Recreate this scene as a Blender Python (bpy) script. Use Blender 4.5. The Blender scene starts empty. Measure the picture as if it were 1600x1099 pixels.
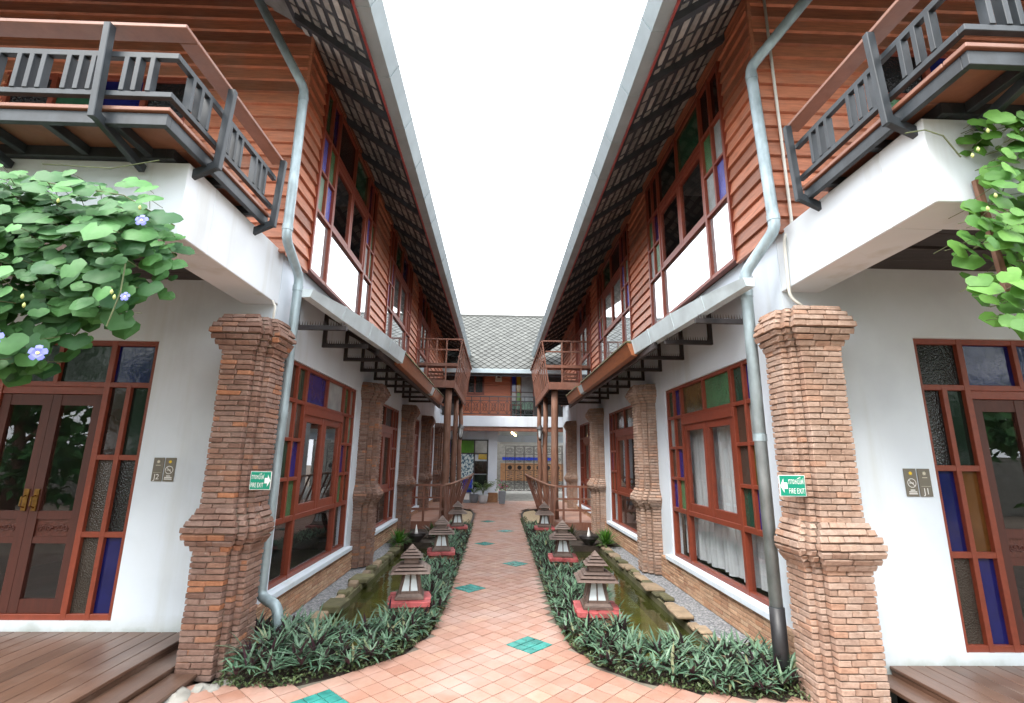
import bpy, bmesh, math, random
from mathutils import Vector, Matrix, Euler
RN = random.Random(11)
scene = bpy.context.scene
COL = scene.collection

# ------------------------------------------------------------------ camera
TH, YA, RO, FPX, EYE = math.radians(12.475), math.radians(1.569), math.radians(.709), 754.1, 1.6
fw = Vector((math.sin(YA)*math.cos(TH), math.cos(YA)*math.cos(TH), math.sin(TH)))
rt = Vector((math.cos(YA), -math.sin(YA), 0)); up = rt.cross(fw)
rt, up = rt*math.cos(RO)+up*math.sin(RO), up*math.cos(RO)-rt*math.sin(RO)
cam_data = bpy.data.cameras.new('camera'); cam = bpy.data.objects.new('camera', cam_data); COL.objects.link(cam)
cam_data.sensor_fit = 'HORIZONTAL'; cam_data.sensor_width = 36.0; cam_data.lens = FPX/1600*36.0
cam_data.clip_start = .05; cam_data.clip_end = 600
cam.matrix_world = Matrix(((rt.x, up.x, -fw.x, 0), (rt.y, up.y, -fw.y, 0), (rt.z, up.z, -fw.z, EYE), (0, 0, 0, 1)))
scene.camera = cam

# ------------------------------------------------------------------ sky, sun, exposure
SUN_EL, SUN_AZ = math.radians(52), math.radians(215)      # soft sun behind the camera, a little to the left
world = bpy.data.worlds.new('World'); scene.world = world; world.use_nodes = True
wn = world.node_tree; wn.nodes.clear()
wo = wn.nodes.new('ShaderNodeOutputWorld'); wb = wn.nodes.new('ShaderNodeBackground')
sk = wn.nodes.new('ShaderNodeTexSky'); sk.sky_type = 'NISHITA'; sk.sun_disc = False
sk.sun_elevation = SUN_EL; sk.sun_rotation = SUN_AZ; sk.dust_density = 4.0; sk.air_density = 1.0
# thin bright overcast: the clear sky seen through a white cloud sheet with a few blue rifts
tc = wn.nodes.new('ShaderNodeTexCoord'); nz = wn.nodes.new('ShaderNodeTexNoise')
nz.inputs['Scale'].default_value = 2.2; nz.inputs['Detail'].default_value = 6
rp = wn.nodes.new('ShaderNodeValToRGB'); rp.color_ramp.elements[0].position = .30; rp.color_ramp.elements[0].color = (.72,)*3+(1,)
rp.color_ramp.elements[1].position = .52; rp.color_ramp.elements[1].color = (.97,)*3+(1,)
mx = wn.nodes.new('ShaderNodeMix'); mx.data_type = 'RGBA'; mx.inputs['B'].default_value = (15.2, 15.6, 16.2, 1)
wn.links.new(tc.outputs['Generated'], nz.inputs['Vector']); wn.links.new(nz.outputs['Fac'], rp.inputs['Fac'])
wn.links.new(rp.outputs['Color'], mx.inputs['Factor']); wn.links.new(sk.outputs['Color'], mx.inputs['A'])
wn.links.new(mx.outputs['Result'], wb.inputs['Color']); wb.inputs['Strength'].default_value = 0.11
wn.links.new(wb.outputs['Background'], wo.inputs['Surface'])
sd = bpy.data.lights.new('sun', 'SUN'); sd.energy = 1.4; sd.angle = math.radians(18); sd.color = (1, .955, .89)
sun = bpy.data.objects.new('sun', sd); COL.objects.link(sun)
to_sun = Vector((math.sin(SUN_AZ)*math.cos(SUN_EL), math.cos(SUN_AZ)*math.cos(SUN_EL), math.sin(SUN_EL)))
sun.rotation_euler = to_sun.to_track_quat('Z', 'Y').to_euler(); sun.location = (-4, -6, 12)
vs = scene.view_settings; vs.view_transform = 'Standard'; vs.look = 'None'; vs.exposure = 1.56; vs.gamma = 1.0; vs.use_curve_mapping = False
scene.cycles.max_bounces = 5; scene.cycles.diffuse_bounces = 3; scene.cycles.glossy_bounces = 3; scene.cycles.transmission_bounces = 4; scene.cycles.caustics_reflective = False; scene.cycles.caustics_refractive = False; scene.cycles.transparent_max_bounces = 8
scene.cycles.use_denoising = True

# ------------------------------------------------------------------ materials
def nt(name):
    m = bpy.data.materials.new(name); m.use_nodes = True
    t = m.node_tree; t.nodes.clear()
    o = t.nodes.new('ShaderNodeOutputMaterial'); b = t.nodes.new('ShaderNodeBsdfPrincipled')
    t.links.new(b.outputs[0], o.inputs[0]); return m, t, b, o
def N(t, k, **kw):
    n = t.nodes.new(k)
    for a, v in kw.items(): setattr(n, a, v)
    return n
def ramp(t, fac, stops):
    r = N(t, 'ShaderNodeValToRGB'); e = r.color_ramp.elements
    while len(e) < len(stops): e.new(.5)
    for i, (p, c) in enumerate(stops): e[i].position = p; e[i].color = (*c, 1)
    t.links.new(fac, r.inputs[0]); return r.outputs[0]
def mixc(t, fac, a, b, mode='MIX'):
    m = N(t, 'ShaderNodeMix', data_type='RGBA', blend_type=mode)
    for s, v in (('Factor', fac), ('A', a), ('B', b)):
        if isinstance(v, (int, float)): m.inputs[s].default_value = v
        elif isinstance(v, tuple): m.inputs[s].default_value = (*v, 1)
        else: t.links.new(v, m.inputs[s])
    return m.outputs['Result']
def noise(t, scale, detail=4, stretch=None, rough=.55):
    g = N(t, 'ShaderNodeNewGeometry'); n = N(t, 'ShaderNodeTexNoise')
    n.inputs['Scale'].default_value = scale; n.inputs['Detail'].default_value = detail; n.inputs['Roughness'].default_value = rough
    if stretch:
        mp = N(t, 'ShaderNodeMapping'); mp.inputs['Scale'].default_value = stretch
        t.links.new(g.outputs['Position'], mp.inputs[0]); t.links.new(mp.outputs[0], n.inputs['Vector'])
    else: t.links.new(g.outputs['Position'], n.inputs['Vector'])
    return n.outputs['Fac']
def bump(t, b, h, strength=.3, dist=.01):
    bp = N(t, 'ShaderNodeBump'); bp.inputs['Strength'].default_value = strength; bp.inputs['Distance'].default_value = dist
    t.links.new(h, bp.inputs['Height']); t.links.new(bp.outputs[0], b.inputs['Normal'])
def per_piece(t):
    oi = N(t, 'ShaderNodeObjectInfo'); g = N(t, 'ShaderNodeNewGeometry')
    a = N(t, 'ShaderNodeMath', operation='ADD'); t.links.new(oi.outputs['Random'], a.inputs[0]); t.links.new(g.outputs['Random Per Island'], a.inputs[1])
    f = N(t, 'ShaderNodeMath', operation='FRACT'); t.links.new(a.outputs[0], f.inputs[0]); return f.outputs[0]
def dk(c, k): return tuple(min(1, x*k) for x in c)
def basic(name, c, rough=.6, var=.25, scale=6, stretch=None, bmp=.15, metal=0, piece=0, spec=.5, fine=60):
    m, t, b, o = nt(name)
    n = noise(t, scale, 5, stretch)
    colr = ramp(t, n, [(.3, dk(c, 1-var)), (.7, dk(c, 1+var))])
    if piece:
        pp = per_piece(t)
        colr = mixc(t, 1.0, colr, ramp(t, pp, [(0, (1-piece,)*3), (1, (1+piece*.6,)*3)]), 'MULTIPLY')
    t.links.new(colr, b.inputs['Base Color'])
    b.inputs['Roughness'].default_value = rough; b.inputs['Metallic'].default_value = metal; b.inputs['Specular IOR Level'].default_value = spec
    if bmp: bump(t, b, noise(t, fine, 4, stretch), bmp, .006)
    return m
M = {}
def plaster(name, c, stain=.55):
    m, t, b, o = nt(name)
    base = ramp(t, noise(t, 1.3, 6), [(.28, dk(c, .86)), (.5, (c[0]*.97, c[1]*.97, c[2]*.95)), (.72, c)])
    streak = ramp(t, noise(t, 3.0, 5, (1, 1, .10)), [(.54, (1, 1, 1)), (.72, (.80, .77, .70)), (.86, (.55, .53, .48))])
    base = mixc(t, stain, base, streak, 'MULTIPLY')
    # splash dirt and green bloom close to the ground
    g = N(t, 'ShaderNodeNewGeometry'); sx = N(t, 'ShaderNodeSeparateXYZ'); t.links.new(g.outputs['Position'], sx.inputs[0])
    ad = N(t, 'ShaderNodeMath', operation='MULTIPLY_ADD'); t.links.new(noise(t, 5, 5), ad.inputs[0]); ad.inputs[1].default_value = .18; t.links.new(sx.outputs['Z'], ad.inputs[2])
    low = ramp(t, ad.outputs[0], [(.10, (.45, .46, .38)), (.17, (.82, .81, .76)), (.27, (1, 1, 1))])
    base = mixc(t, .8, base, low, 'MULTIPLY')
    t.links.new(base, b.inputs['Base Color']); b.inputs['Roughness'].default_value = .85
    bump(t, b, noise(t, 45, 5), .12, .004); return m
M['plaster'] = plaster('white_plaster', (.71, .785, .875))
M['slab'] = plaster('stained_plaster', (.74, .79, .845), 1.0)
M['soffit'] = basic('soffit_plaster', (.62, .56, .52), .85, .06, 2)
def brickmat(name, stops, soot=.5):
    m, t, b, o = nt(name)
    c = ramp(t, per_piece(t), stops)
    c = mixc(t, .8, c, ramp(t, noise(t, 26, 6, None, .7), [(.3, (.62, .58, .56)), (.55, (1, 1, 1)), (.8, (1.15, 1.12, 1.1))]), 'MULTIPLY')
    blot = noise(t, 3.4, 5)
    c = mixc(t, soot, c, ramp(t, blot, [(.34, (.58, .50, .46)), (.52, (1, 1, 1))]), 'MULTIPLY')
    lime = ramp(t, noise(t, 9, 6, None, .75), [(.62, (0, 0, 0)), (.74, (.55, .55, .55))])
    c = mixc(t, lime, c, (.62, .56, .50))
    t.links.new(c, b.inputs['Base Color']); b.inputs['Roughness'].default_value = .9
    bump(t, b, noise(t, 70, 6, None, .7), .55, .008); return m
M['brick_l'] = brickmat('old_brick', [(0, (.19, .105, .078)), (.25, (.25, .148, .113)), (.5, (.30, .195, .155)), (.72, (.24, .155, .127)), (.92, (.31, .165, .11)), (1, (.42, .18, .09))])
M['brick_r'] = brickmat('pale_brick', [(0, (.34, .22, .162)), (.3, (.42, .285, .215)), (.55, (.46, .33, .26)), (.8, (.38, .275, .22)), (1, (.45, .265, .18))], .35)  # paler, pinker brick that also carries the brighter light on the right pier
M['brick_d'] = brickmat('dado_brick', [(0, (.38, .21, .13)), (.4, (.52, .32, .20)), (.7, (.56, .38, .25)), (1, (.48, .25, .14))], .35)
M['mortar'] = basic('lime_mortar', (.24, .175, .135), .95, .3, 30, bmp=.4)
def woodmat(name, c, rough, stretch, piece=.28, var=.3, sc=5, weather=0):
    m, t, b, o = nt(name)
    col1 = ramp(t, noise(t, sc, 6, stretch, .65), [(.3, dk(c, 1-var)), (.52, c), (.75, dk(c, 1+var))])
    pp = per_piece(t)
    col1 = mixc(t, 1.0, col1, ramp(t, pp, [(0, (1-piece, 1-piece, 1-piece)), (.5, (1, .97, .94)), (1, (1+piece*.5, 1+piece*.45, 1+piece*.4))]), 'MULTIPLY')
    if weather: col1 = mixc(t, ramp(t, noise(t, 2.2, 5), [(.5, (0, 0, 0)), (.75, (weather,)*3)]), col1, (.32, .25, .21))
    t.links.new(col1, b.inputs['Base Color']); b.inputs['Roughness'].default_value = rough
    bump(t, b, noise(t, sc*9, 5, stretch), .18, .004); return m
M['siding'] = woodmat('red_brown_siding', (.45, .17, .095), .5, (1, 1, 9), .42, .32, 4, .35)
M['frame'] = woodmat('red_window_paint', (.22, .045, .022), .42, (3, 3, 3), .1, .16, 5)
M['door'] = woodmat('shade_darkened_door', (.070, .0155, .008), .6, (7, 7, 1), .1, .2, 5)  # red wood, darkened to carry the porch shade under balcony and vine
M['handrail'] = woodmat('handrail_wood', (.26, .115, .075), .45, (2, 2, 8), .1, .2, 4, .3)
M['deck'] = woodmat('deck_board', (.125, .070, .048), .36, (7, .6, 7), .22, .25, 5, .35)
M['beamwood'] = woodmat('balcony_timber', (.20, .082, .052), .6, (5, 5, 1), .2, .25, 5, .3)
M['log'] = woodmat('log_post', (.21, .105, .068), .7, (6, 6, .8), .15, .35, 6, .3)
M['fasciawood'] = woodmat('varnished_board', (.30, .10, .035), .4, (1, 1, 6), .1, .25, 5)
M['lantern'] = woodmat('lantern_wood', (.125, .085, .070), .6, (4, 4, 4), .25, .3, 8, .6)
M['galv'] = basic('galvanised_sheet', (.50, .58, .61), .45, .16, 3.5, None, .08, .1, .0, .5, 25)
M['gutter'] = basic('grey_gutter', (.33, .40, .43), .5, .14, 2.5, None, .06, .1)
M['pipe'] = basic('zinc_pipe', (.33, .41, .44), .45, .28, 9, (1, 1, .5), .1, .35)
M['pvc'] = basic('white_conduit', (.66, .64, .58), .5, .06, 4, None, 0)
M['blackpvc'] = basic('black_pipe_sleeve', (.02, .02, .022), .45, .3, 6)
M['steel'] = basic('dark_steel_paint', (.028, .035, .042), .5, .45, 7, (1, 1, .5), .12)
M['iron'] = basic('black_brown_iron', (.028, .022, .022), .5, .4, 6)
M['rafter'] = basic('dark_rafter', (.050, .056, .068), .7, .3, 5)  # colour lifted and blued to stand for haze under the eaves
M['rooftile'] = basic('roof_tile_underside', (.36, .36, .35), .85, .3, 8, None, .3, 0, .35)  # tile grey raised so the colour holds the eave haze
M['rooftop'] = basic('roof_tile_top', (.22, .22, .215), .8, .3, 5, None, .3, 0, .3)
M['redtrim'] = basic('red_fascia', (.34, .06, .055), .5, .2, 5)
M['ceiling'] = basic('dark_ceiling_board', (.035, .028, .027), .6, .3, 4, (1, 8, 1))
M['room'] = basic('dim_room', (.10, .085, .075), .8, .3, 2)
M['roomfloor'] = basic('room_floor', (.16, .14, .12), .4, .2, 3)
M['shingle'] = basic('grey_diamond_shingle', (.088, .092, .085), .75, .16, 6, None, .15, 0, .2)
M['shinglebed'] = basic('roof_underlay', (.04, .04, .038), .9, .2, 6)
M['orange'] = woodmat('orange_siding', (.56, .18, .09), .5, (1, 9, 9), .2, .2, 4)
def glassmat(name, tint=(.9, .93, .92), gloss_rough=.0, body=(.02, .022, .024), opaque=.25, extra=0.0):
    m = bpy.data.materials.new(name); m.use_nodes = True; t = m.node_tree; t.nodes.clear()
    o = N(t, 'ShaderNodeOutputMaterial'); tr = N(t, 'ShaderNodeBsdfTransparent'); tr.inputs[0].default_value = (*tint, 1)
    df = N(t, 'ShaderNodeBsdfDiffuse'); df.inputs[0].default_value = (*body, 1)
    m1 = N(t, 'ShaderNodeMixShader'); m1.inputs[0].default_value = opaque; t.links.new(tr.outputs[0], m1.inputs[1]); t.links.new(df.outputs[0], m1.inputs[2])
    gl = N(t, 'ShaderNodeBsdfGlossy'); gl.inputs['Roughness'].default_value = gloss_rough; gl.inputs[0].default_value = (.95, .97, 1, 1)
    fr = N(t, 'ShaderNodeFresnel'); fr.inputs[0].default_value = 1.52
    ad = N(t, 'ShaderNodeMath', operation='ADD', use_clamp=True); t.links.new(fr.outputs[0], ad.inputs[0]); ad.inputs[1].default_value = extra
    ge = N(t, 'ShaderNodeNewGeometry'); iv = N(t, 'ShaderNodeMath', operation='SUBTRACT'); iv.inputs[0].default_value = 1; t.links.new(ge.outputs['Backfacing'], iv.inputs[1])
    mu = N(t, 'ShaderNodeMath', operation='MULTIPLY'); t.links.new(ad.outputs[0], mu.inputs[0]); t.links.new(iv.outputs[0], mu.inputs[1]); ad = mu      # only the outer face of a pane mirrors
    m2 = N(t, 'ShaderNodeMixShader'); t.links.new(ad.outputs[0], m2.inputs[0]); t.links.new(m1.outputs[0], m2.inputs[1]); t.links.new(gl.outputs[0], m2.inputs[2])
    t.links.new(m2.outputs[0], o.inputs[0]); return m
M['clear'] = glassmat('clear_glass', (.97, .98, .98), 0, (.02, .022, .024), .05, .02)
M['mirror'] = glassmat('reflective_glass', (.25, .27, .28), .01, (.34, .37, .39), .75, .42)  # pale body colour paints in part of the bright sky reflection
def stained(name, c, pattern=0, lum=1):
    m, t, b, o = nt(name)
    cc = ramp(t, noise(t, 3.5, 3), [(.3, dk(c, .75)), (.7, dk(c, 1.15))])
    t.links.new(cc, b.inputs['Base Color']); b.inputs['Roughness'].default_value = .10; b.inputs['Specular IOR Level'].default_value = .45
    g = N(t, 'ShaderNodeNewGeometry')
    if pattern:
        v = N(t, 'ShaderNodeTexVoronoi'); v.inputs['Scale'].default_value = pattern; t.links.new(g.outputs['Position'], v.inputs['Vector'])
        bump(t, b, v.outputs['Distance'], .55, .01)
    else: bump(t, b, noise(t, 14, 2), .12, .01)
    return m
PANE = {'b': ((.009, .012, .095), 0), 'g': ((.025, .085, .045), 0), 'G': ((.07, .19, .09), 60), 'd': ((.007, .016, .012), 0),
        'r': ((.024, .010, .008), 0), 'o': ((.085, .062, .018), 0), 'w': ((.30, .34, .34), 70), 'W': ((.42, .46, .47), 0),
        'p': ((.10, .11, .42), 55), 'k': ((.012, .013, .014), 60), 't': ((.05, .040, .032), 80), 'l': ((.20, .32, .24), 65),
        'y': ((.55, .36, .02), 0), 'B': ((.02, .04, .30), 0), 'e': ((.10, .26, .035), 0), 's': ((.34, .33, .30), 0), 'v': ((.016, .020, .17), 0), 'n': ((.075, .045, .032), 0), 'm': ((.018, .060, .040), 0), 'a': ((.11, .045, .012), 0)}
for k, (c, pt) in PANE.items(): M['pane_'+k] = stained('stained_pane_'+k, c, pt)
M['curtain'] = basic('white_curtain', (.62, .64, .66), .9, .12, 9, (6, 6, .3), .2)
def tilemat(name, stops, rough):
    m, t, b, o = nt(name)
    c = ramp(t, per_piece(t), stops)
    c = mixc(t, .7, c, ramp(t, noise(t, 16, 6, None, .7), [(.3, (.80, .78, .76)), (.6, (1, 1, 1)), (.8, (1.14, 1.16, 1.2))]), 'MULTIPLY')
    c = mixc(t, ramp(t, noise(t, 1.6, 5), [(.44, (0, 0, 0)), (.72, (.6, .6, .6))]), c, (.46, .35, .31))
    c = mixc(t, ramp(t, noise(t, 2.7, 6), [(.56, (0, 0, 0)), (.74, (.5, .5, .5))]), c, (.29, .17, .125))
    t.links.new(c, b.inputs['Base Color'])
    rr = N(t, 'ShaderNodeMapRange'); t.links.new(noise(t, 5, 4), rr.inputs[0]); rr.inputs[3].default_value = rough-.14; rr.inputs[4].default_value = rough+.2
    t.links.new(rr.outputs[0], b.inputs['Roughness']); bump(t, b, noise(t, 40, 5), .16, .004); return m
M['tile'] = tilemat('terracotta_tile', [(0, (.36, .18, .125)), (.25, (.43, .235, .172)), (.5, (.455, .27, .21)), (.75, (.39, .21, .15)), (1, (.49, .295, .215))], .5)
M['teal'] = basic('teal_glazed_tile', (.045, .27, .235), .25, .35, 9, None, .05, 0, .2)
M['grout'] = basic('grey_grout', (.17, .15, .115), .9, .45, 3)
M['gravel'] = None
def gravelmat():
    m, t, b, o = nt('grey_gravel'); g = N(t, 'ShaderNodeNewGeometry'); v = N(t, 'ShaderNodeTexVoronoi'); v.inputs['Scale'].default_value = 55
    t.links.new(g.outputs['Position'], v.inputs['Vector'])
    sp = N(t, 'ShaderNodeSeparateColor'); t.links.new(v.outputs['Color'], sp.inputs[0])
    t.links.new(ramp(t, sp.outputs[0], [(0, (.13, .14, .15)), (.5, (.25, .26, .28)), (1, (.42, .42, .42))]), b.inputs['Base Color']); b.inputs['Roughness'].default_value = .85
    iv = N(t, 'ShaderNodeMath', operation='SUBTRACT'); iv.inputs[0].default_value = 1; t.links.new(v.outputs['Distance'], iv.inputs[1]); bump(t, b, iv.outputs[0], .9, .02); return m
M['gravel'] = gravelmat()
M['pebble'] = basic('tan_pebbles', (.36, .28, .18), .85, .35, 30, None, .6, 0, 0, .4, 45)
M['stone'] = woodmat('sandstone_coping', (.30, .225, .15), .9, (2, 2, 2), .3, .35, 4, .2)
M['moss'] = basic('mossy_stone', (.13, .12, .06), .9, .4, 5, None, .5, 0, .3)
M['bed'] = basic('pond_bottom', (.22, .20, .07), .9, .55, 2.6)
M['soil'] = basic('dark_soil', (.045, .032, .024), .95, .4, 9, None, .5)
M['earth'] = basic('packed_earth', (.22, .17, .13), .95, .25, 1.2, None, .3)
M['cement'] = basic('cement', (.30, .29, .26), .9, .25, 6, None, .4)
M['redpaint'] = basic('pink_red_brick_paint', (.40, .085, .085), .6, .35, 9, None, .4, 0, .22)
def watermat():
    m = glassmat('pond_water', (.55, .58, .30), .02, (.10, .11, .035), .30, .0); t = m.node_tree
    g = [n for n in t.nodes if n.type == 'BSDF_GLOSSY'][0]; bp = N(t, 'ShaderNodeBump'); bp.inputs['Strength'].default_value = .12; bp.inputs['Distance'].default_value = .02
    t.links.new(noise(t, 7, 3), bp.inputs['Height']); t.links.new(bp.outputs[0], g.inputs['Normal']); return m
M['water'] = watermat()
def leafmat(name, a, b2, back, rough=.42, trans=.25, old=None):
    m, t, b, o = nt(name); g = N(t, 'ShaderNodeNewGeometry')
    c = ramp(t, per_piece(t), [(0, a), (.62, b2), (.93, dk(b2, 1.3)), (1, old or dk(b2, 1.45))])
    c = mixc(t, .6, c, ramp(t, noise(t, 30, 3), [(.3, (.8, .82, .8)), (.7, (1.12, 1.1, 1.1))]), 'MULTIPLY')
    c = mixc(t, g.outputs['Backfacing'], c, back)
    t.links.new(c, b.inputs['Base Color']); b.inputs['Roughness'].default_value = rough
    tl = N(t, 'ShaderNodeBsdfTranslucent'); t.links.new(mixc(t, 1.0, c, (1.1, 1.35, .6), 'MULTIPLY'), tl.inputs[0])
    ms = N(t, 'ShaderNodeMixShader'); ms.inputs[0].default_value = trans; t.links.new(b.outputs[0], ms.inputs[1]); t.links.new(tl.outputs[0], ms.inputs[2])
    t.links.new(ms.outputs[0], o.inputs[0]); return m
M['vine_l'] = leafmat('vine_leaf', (.028, .105, .038), (.080, .215, .066), (.09, .18, .07), .6, .18)
M['vine_r'] = leafmat('bright_vine_leaf', (.060, .18, .032), (.12, .28, .05), (.13, .24, .08), .58, .2)
M['hedge'] = leafmat('oyster_plant_leaf', (.050, .115, .068), (.105, .190, .115), (.085, .035, .06), .42, .12, (.22, .20, .10))
M['cover'] = leafmat('small_ground_leaf', (.045, .085, .030), (.085, .12, .045), (.08, .06, .04), .5, .15)
M['palm'] = leafmat('palm_leaf', (.05, .13, .03), (.11, .20, .04), (.10, .17, .05), .45, .25)
M['fern'] = leafmat('bright_fern', (.05, .14, .02), (.09, .22, .03), (.08, .17, .04), .5, .25)
M['stem'] = basic('green_stem', (.10, .12, .05), .7, .3, 8)
M['petal'] = basic('lilac_petal', (.17, .19, .58), .6, .12, 30, None, 0)
M['petalc'] = basic('flower_throat', (.72, .60, .22), .6, .1, 30, None, 0)
M['bud'] = basic('pale_bud', (.42, .48, .16), .6, .1, 30, None, 0)
M['pink'] = basic('pink_flower', (.55, .06, .22), .6, .3, 20, None, 0)
M['sign_green'] = basic('sign_green', (.0, .25, .155), .4, .05, 3, None, 0)
M['white'] = basic('white_paint', (.82, .82, .80), .5, .04, 4, None, 0)
M['signgrey'] = basic('taupe_sign_plate', (.16, .145, .115), .45, .08, 6, None, 0)
M['yellow'] = basic('yellow_print', (.75, .52, .03), .5, .05, 5, None, 0)
M['cream'] = basic('cream_print', (.62, .58, .46), .5, .05, 5, None, 0)
M['blue'] = basic('blue_plastic', (.01, .05, .55), .4, .1, 5, None, 0)
M['pot'] = basic('white_pot', (.60, .66, .70), .5, .1, 5, None, .05)
M['greypot'] = basic('grey_planter', (.22, .25, .28), .6, .15, 6)
M['terra'] = basic('terracotta_block', (.34, .17, .08), .8, .25, 8)
M['lanternglass'] = basic('milk_glass', (.60, .66, .68), .25, .06, 3, None, 0)
M['brass'] = basic('brass', (.26, .14, .04), .3, .3, 30, None, .2, .9)
M['carved'] = basic('carved_wood', (.075, .018, .010), .45, .3, 40, None, .9, 0, 0, .5, 38)
def flowerpanel():
    m, t, b, o = nt('blue_white_flower_panel'); g = N(t, 'ShaderNodeNewGeometry'); v = N(t, 'ShaderNodeTexVoronoi'); v.inputs['Scale'].default_value = 9
    t.links.new(g.outputs['Position'], v.inputs['Vector'])
    w = noise(t, 16, 3)
    t.links.new(ramp(t, w, [(.42, (.04, .10, .16)), (.47, (.16, .34, .40)), (.52, (.66, .74, .72)), (1, (.74, .78, .76))]), b.inputs['Base Color']); b.inputs['Roughness'].default_value = .4; return m
M['flowerpanel'] = flowerpanel()
def bulbmat():
    m, t, b, o = nt('warm_bulb'); b.inputs['Base Color'].default_value = (1, .8, .5, 1); b.inputs['Emission Color'].default_value = (1, .66, .32, 1); b.inputs['Emission Strength'].default_value = 6; return m
M['bulb'] = bulbmat()

# ------------------------------------------------------------------ helpers
def tag(o, label=None, cat=None, group=None, kind=None):
    for k, v in (('label', label), ('category', cat), ('group', group), ('kind', kind)):
        if v: o[k] = v
    return o
def empty(name, loc, label=None, cat=None, group=None):
    o = bpy.data.objects.new(name, None); COL.objects.link(o); o.location = loc; o.empty_display_size = .1
    return tag(o, label, cat, group)
def put(o, parent=None, mw=None):
    COL.objects.link(o)
    if mw is not None: o.matrix_basis = mw
    if parent is not None:
        o.parent = parent
        if parent.type == 'EMPTY': o.matrix_parent_inverse = Matrix.Translation(-Vector(parent.location))
    return o
class MB:
    def __init__(s, xf=None): s.v = []; s.f = []; s.xf = xf
    def add(s, vs, fs):
        b = len(s.v); s.v += [(s.xf(*p) if s.xf else p) for p in vs]; s.f += [tuple(b+i for i in f) for f in fs]; return s
    def hexa(s, p): return s.add(p, [(0,3,2,1), (4,5,6,7), (0,1,5,4), (1,2,6,5), (2,3,7,6), (3,0,4,7)])
    def box(s, x0, x1, y0, y1, z0, z1):
        return s.hexa([(x0,y0,z0), (x1,y0,z0), (x1,y1,z0), (x0,y1,z0), (x0,y0,z1), (x1,y0,z1), (x1,y1,z1), (x0,y1,z1)])
    def bar(s, p, q, w, h, upv=(0, 0, 1)):
        p, q = Vector(p), Vector(q); d = (q-p).normalized(); u = Vector(upv); sd = d.cross(u)
        if sd.length < 1e-4: sd = d.cross(Vector((1, 0, 0)))
        sd.normalize(); u = sd.cross(d).normalized(); a, b = sd*w/2, u*h/2
        return s.hexa([tuple(x) for x in (p-a-b, p+a-b, q+a-b, q-a-b, p-a+b, p+a+b, q+a+b, q-a+b)])
    def prism(s, pts, z0, z1):
        n = len(pts)
        return s.add([(x, y, z0) for x, y in pts]+[(x, y, z1) for x, y in pts], [tuple(range(n))[::-1], tuple(range(n, 2*n))]+[(i, (i+1) % n, n+(i+1) % n, n+i) for i in range(n)])
    def pipe(s, pts, r, n=12):                # tube with rounded bends
        q = [Vector(p) for p in pts]; o = [q[0]]
        for a, b, c in zip(q, q[1:], q[2:]):
            k = min(.07, (b-a).length*.45, (c-b).length*.45); u, v = b+(a-b).normalized()*k, b+(c-b).normalized()*k
            o += [u.lerp(b, t).lerp(b.lerp(v, t), t) for t in (0, .25, .5, .75, 1)]
        return s.tube([tuple(p) for p in o+[q[-1]]], r, n)
    def tube(s, pts, r, n=10, cap=True):
        pts = [Vector(p) for p in pts]; rs = r if isinstance(r, (list, tuple)) else [r]*len(pts); b = []
        ref = None
        for i, p in enumerate(pts):
            d = ((pts[min(i+1, len(pts)-1)]-pts[max(i-1, 0)])).normalized()
            if ref is None: ref = d.cross(Vector((0, 1, .13)) if abs(d.y) < .9 else Vector((1, 0, .1))).normalized()
            x = (ref - d*ref.dot(d)).normalized(); ref = x; y = d.cross(x)
            b += [tuple(p+(x*math.cos(k*2*math.pi/n)+y*math.sin(k*2*math.pi/n))*rs[i]) for k in range(n)]
        fs = [(i*n+k, i*n+(k+1) % n, (i+1)*n+(k+1) % n, (i+1)*n+k) for i in range(len(pts)-1) for k in range(n)]
        if cap: fs += [tuple(range(n))[::-1], tuple(range((len(pts)-1)*n, len(pts)*n))]
        return s.add(b, fs)
    def lathe(s, c, prof, n=14):
        return s.tube([(c[0], c[1], c[2]+z) for r, z in prof], [r for r, z in prof], n)
    def mesh(s, name, smooth=False, bev=0):
        me = bpy.data.meshes.new(name); me.from_pydata(s.v, [], s.f)
        bm = bmesh.new(); bm.from_mesh(me); bmesh.ops.recalc_face_normals(bm, faces=bm.faces)
        if bev: bmesh.ops.bevel(bm, geom=list(bm.edges), offset=bev, segments=1, affect='EDGES', clamp_overlap=True)
        bm.to_mesh(me); bm.free()
        if smooth:
            for p in me.polygons: p.use_smooth = True
        return me
    def build(s, name, mat, parent=None, smooth=False, bev=0, kind=None):
        me = s.mesh(name, smooth, bev); me.materials.append(M[mat] if isinstance(mat, str) else mat)
        o = bpy.data.objects.new(name, me); put(o, parent)
        if kind: o['kind'] = kind
        return o
def raw(name, vs, fs, mat, parent=None, smooth=False, kind=None):        # open sheets: leaves, water
    me = bpy.data.meshes.new(name); me.from_pydata(vs, [], fs); me.materials.append(M[mat])
    if smooth:
        for p in me.polygons: p.use_smooth = True
    o = bpy.data.objects.new(name, me); put(o, parent)
    if kind: o['kind'] = kind
    return o
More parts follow.
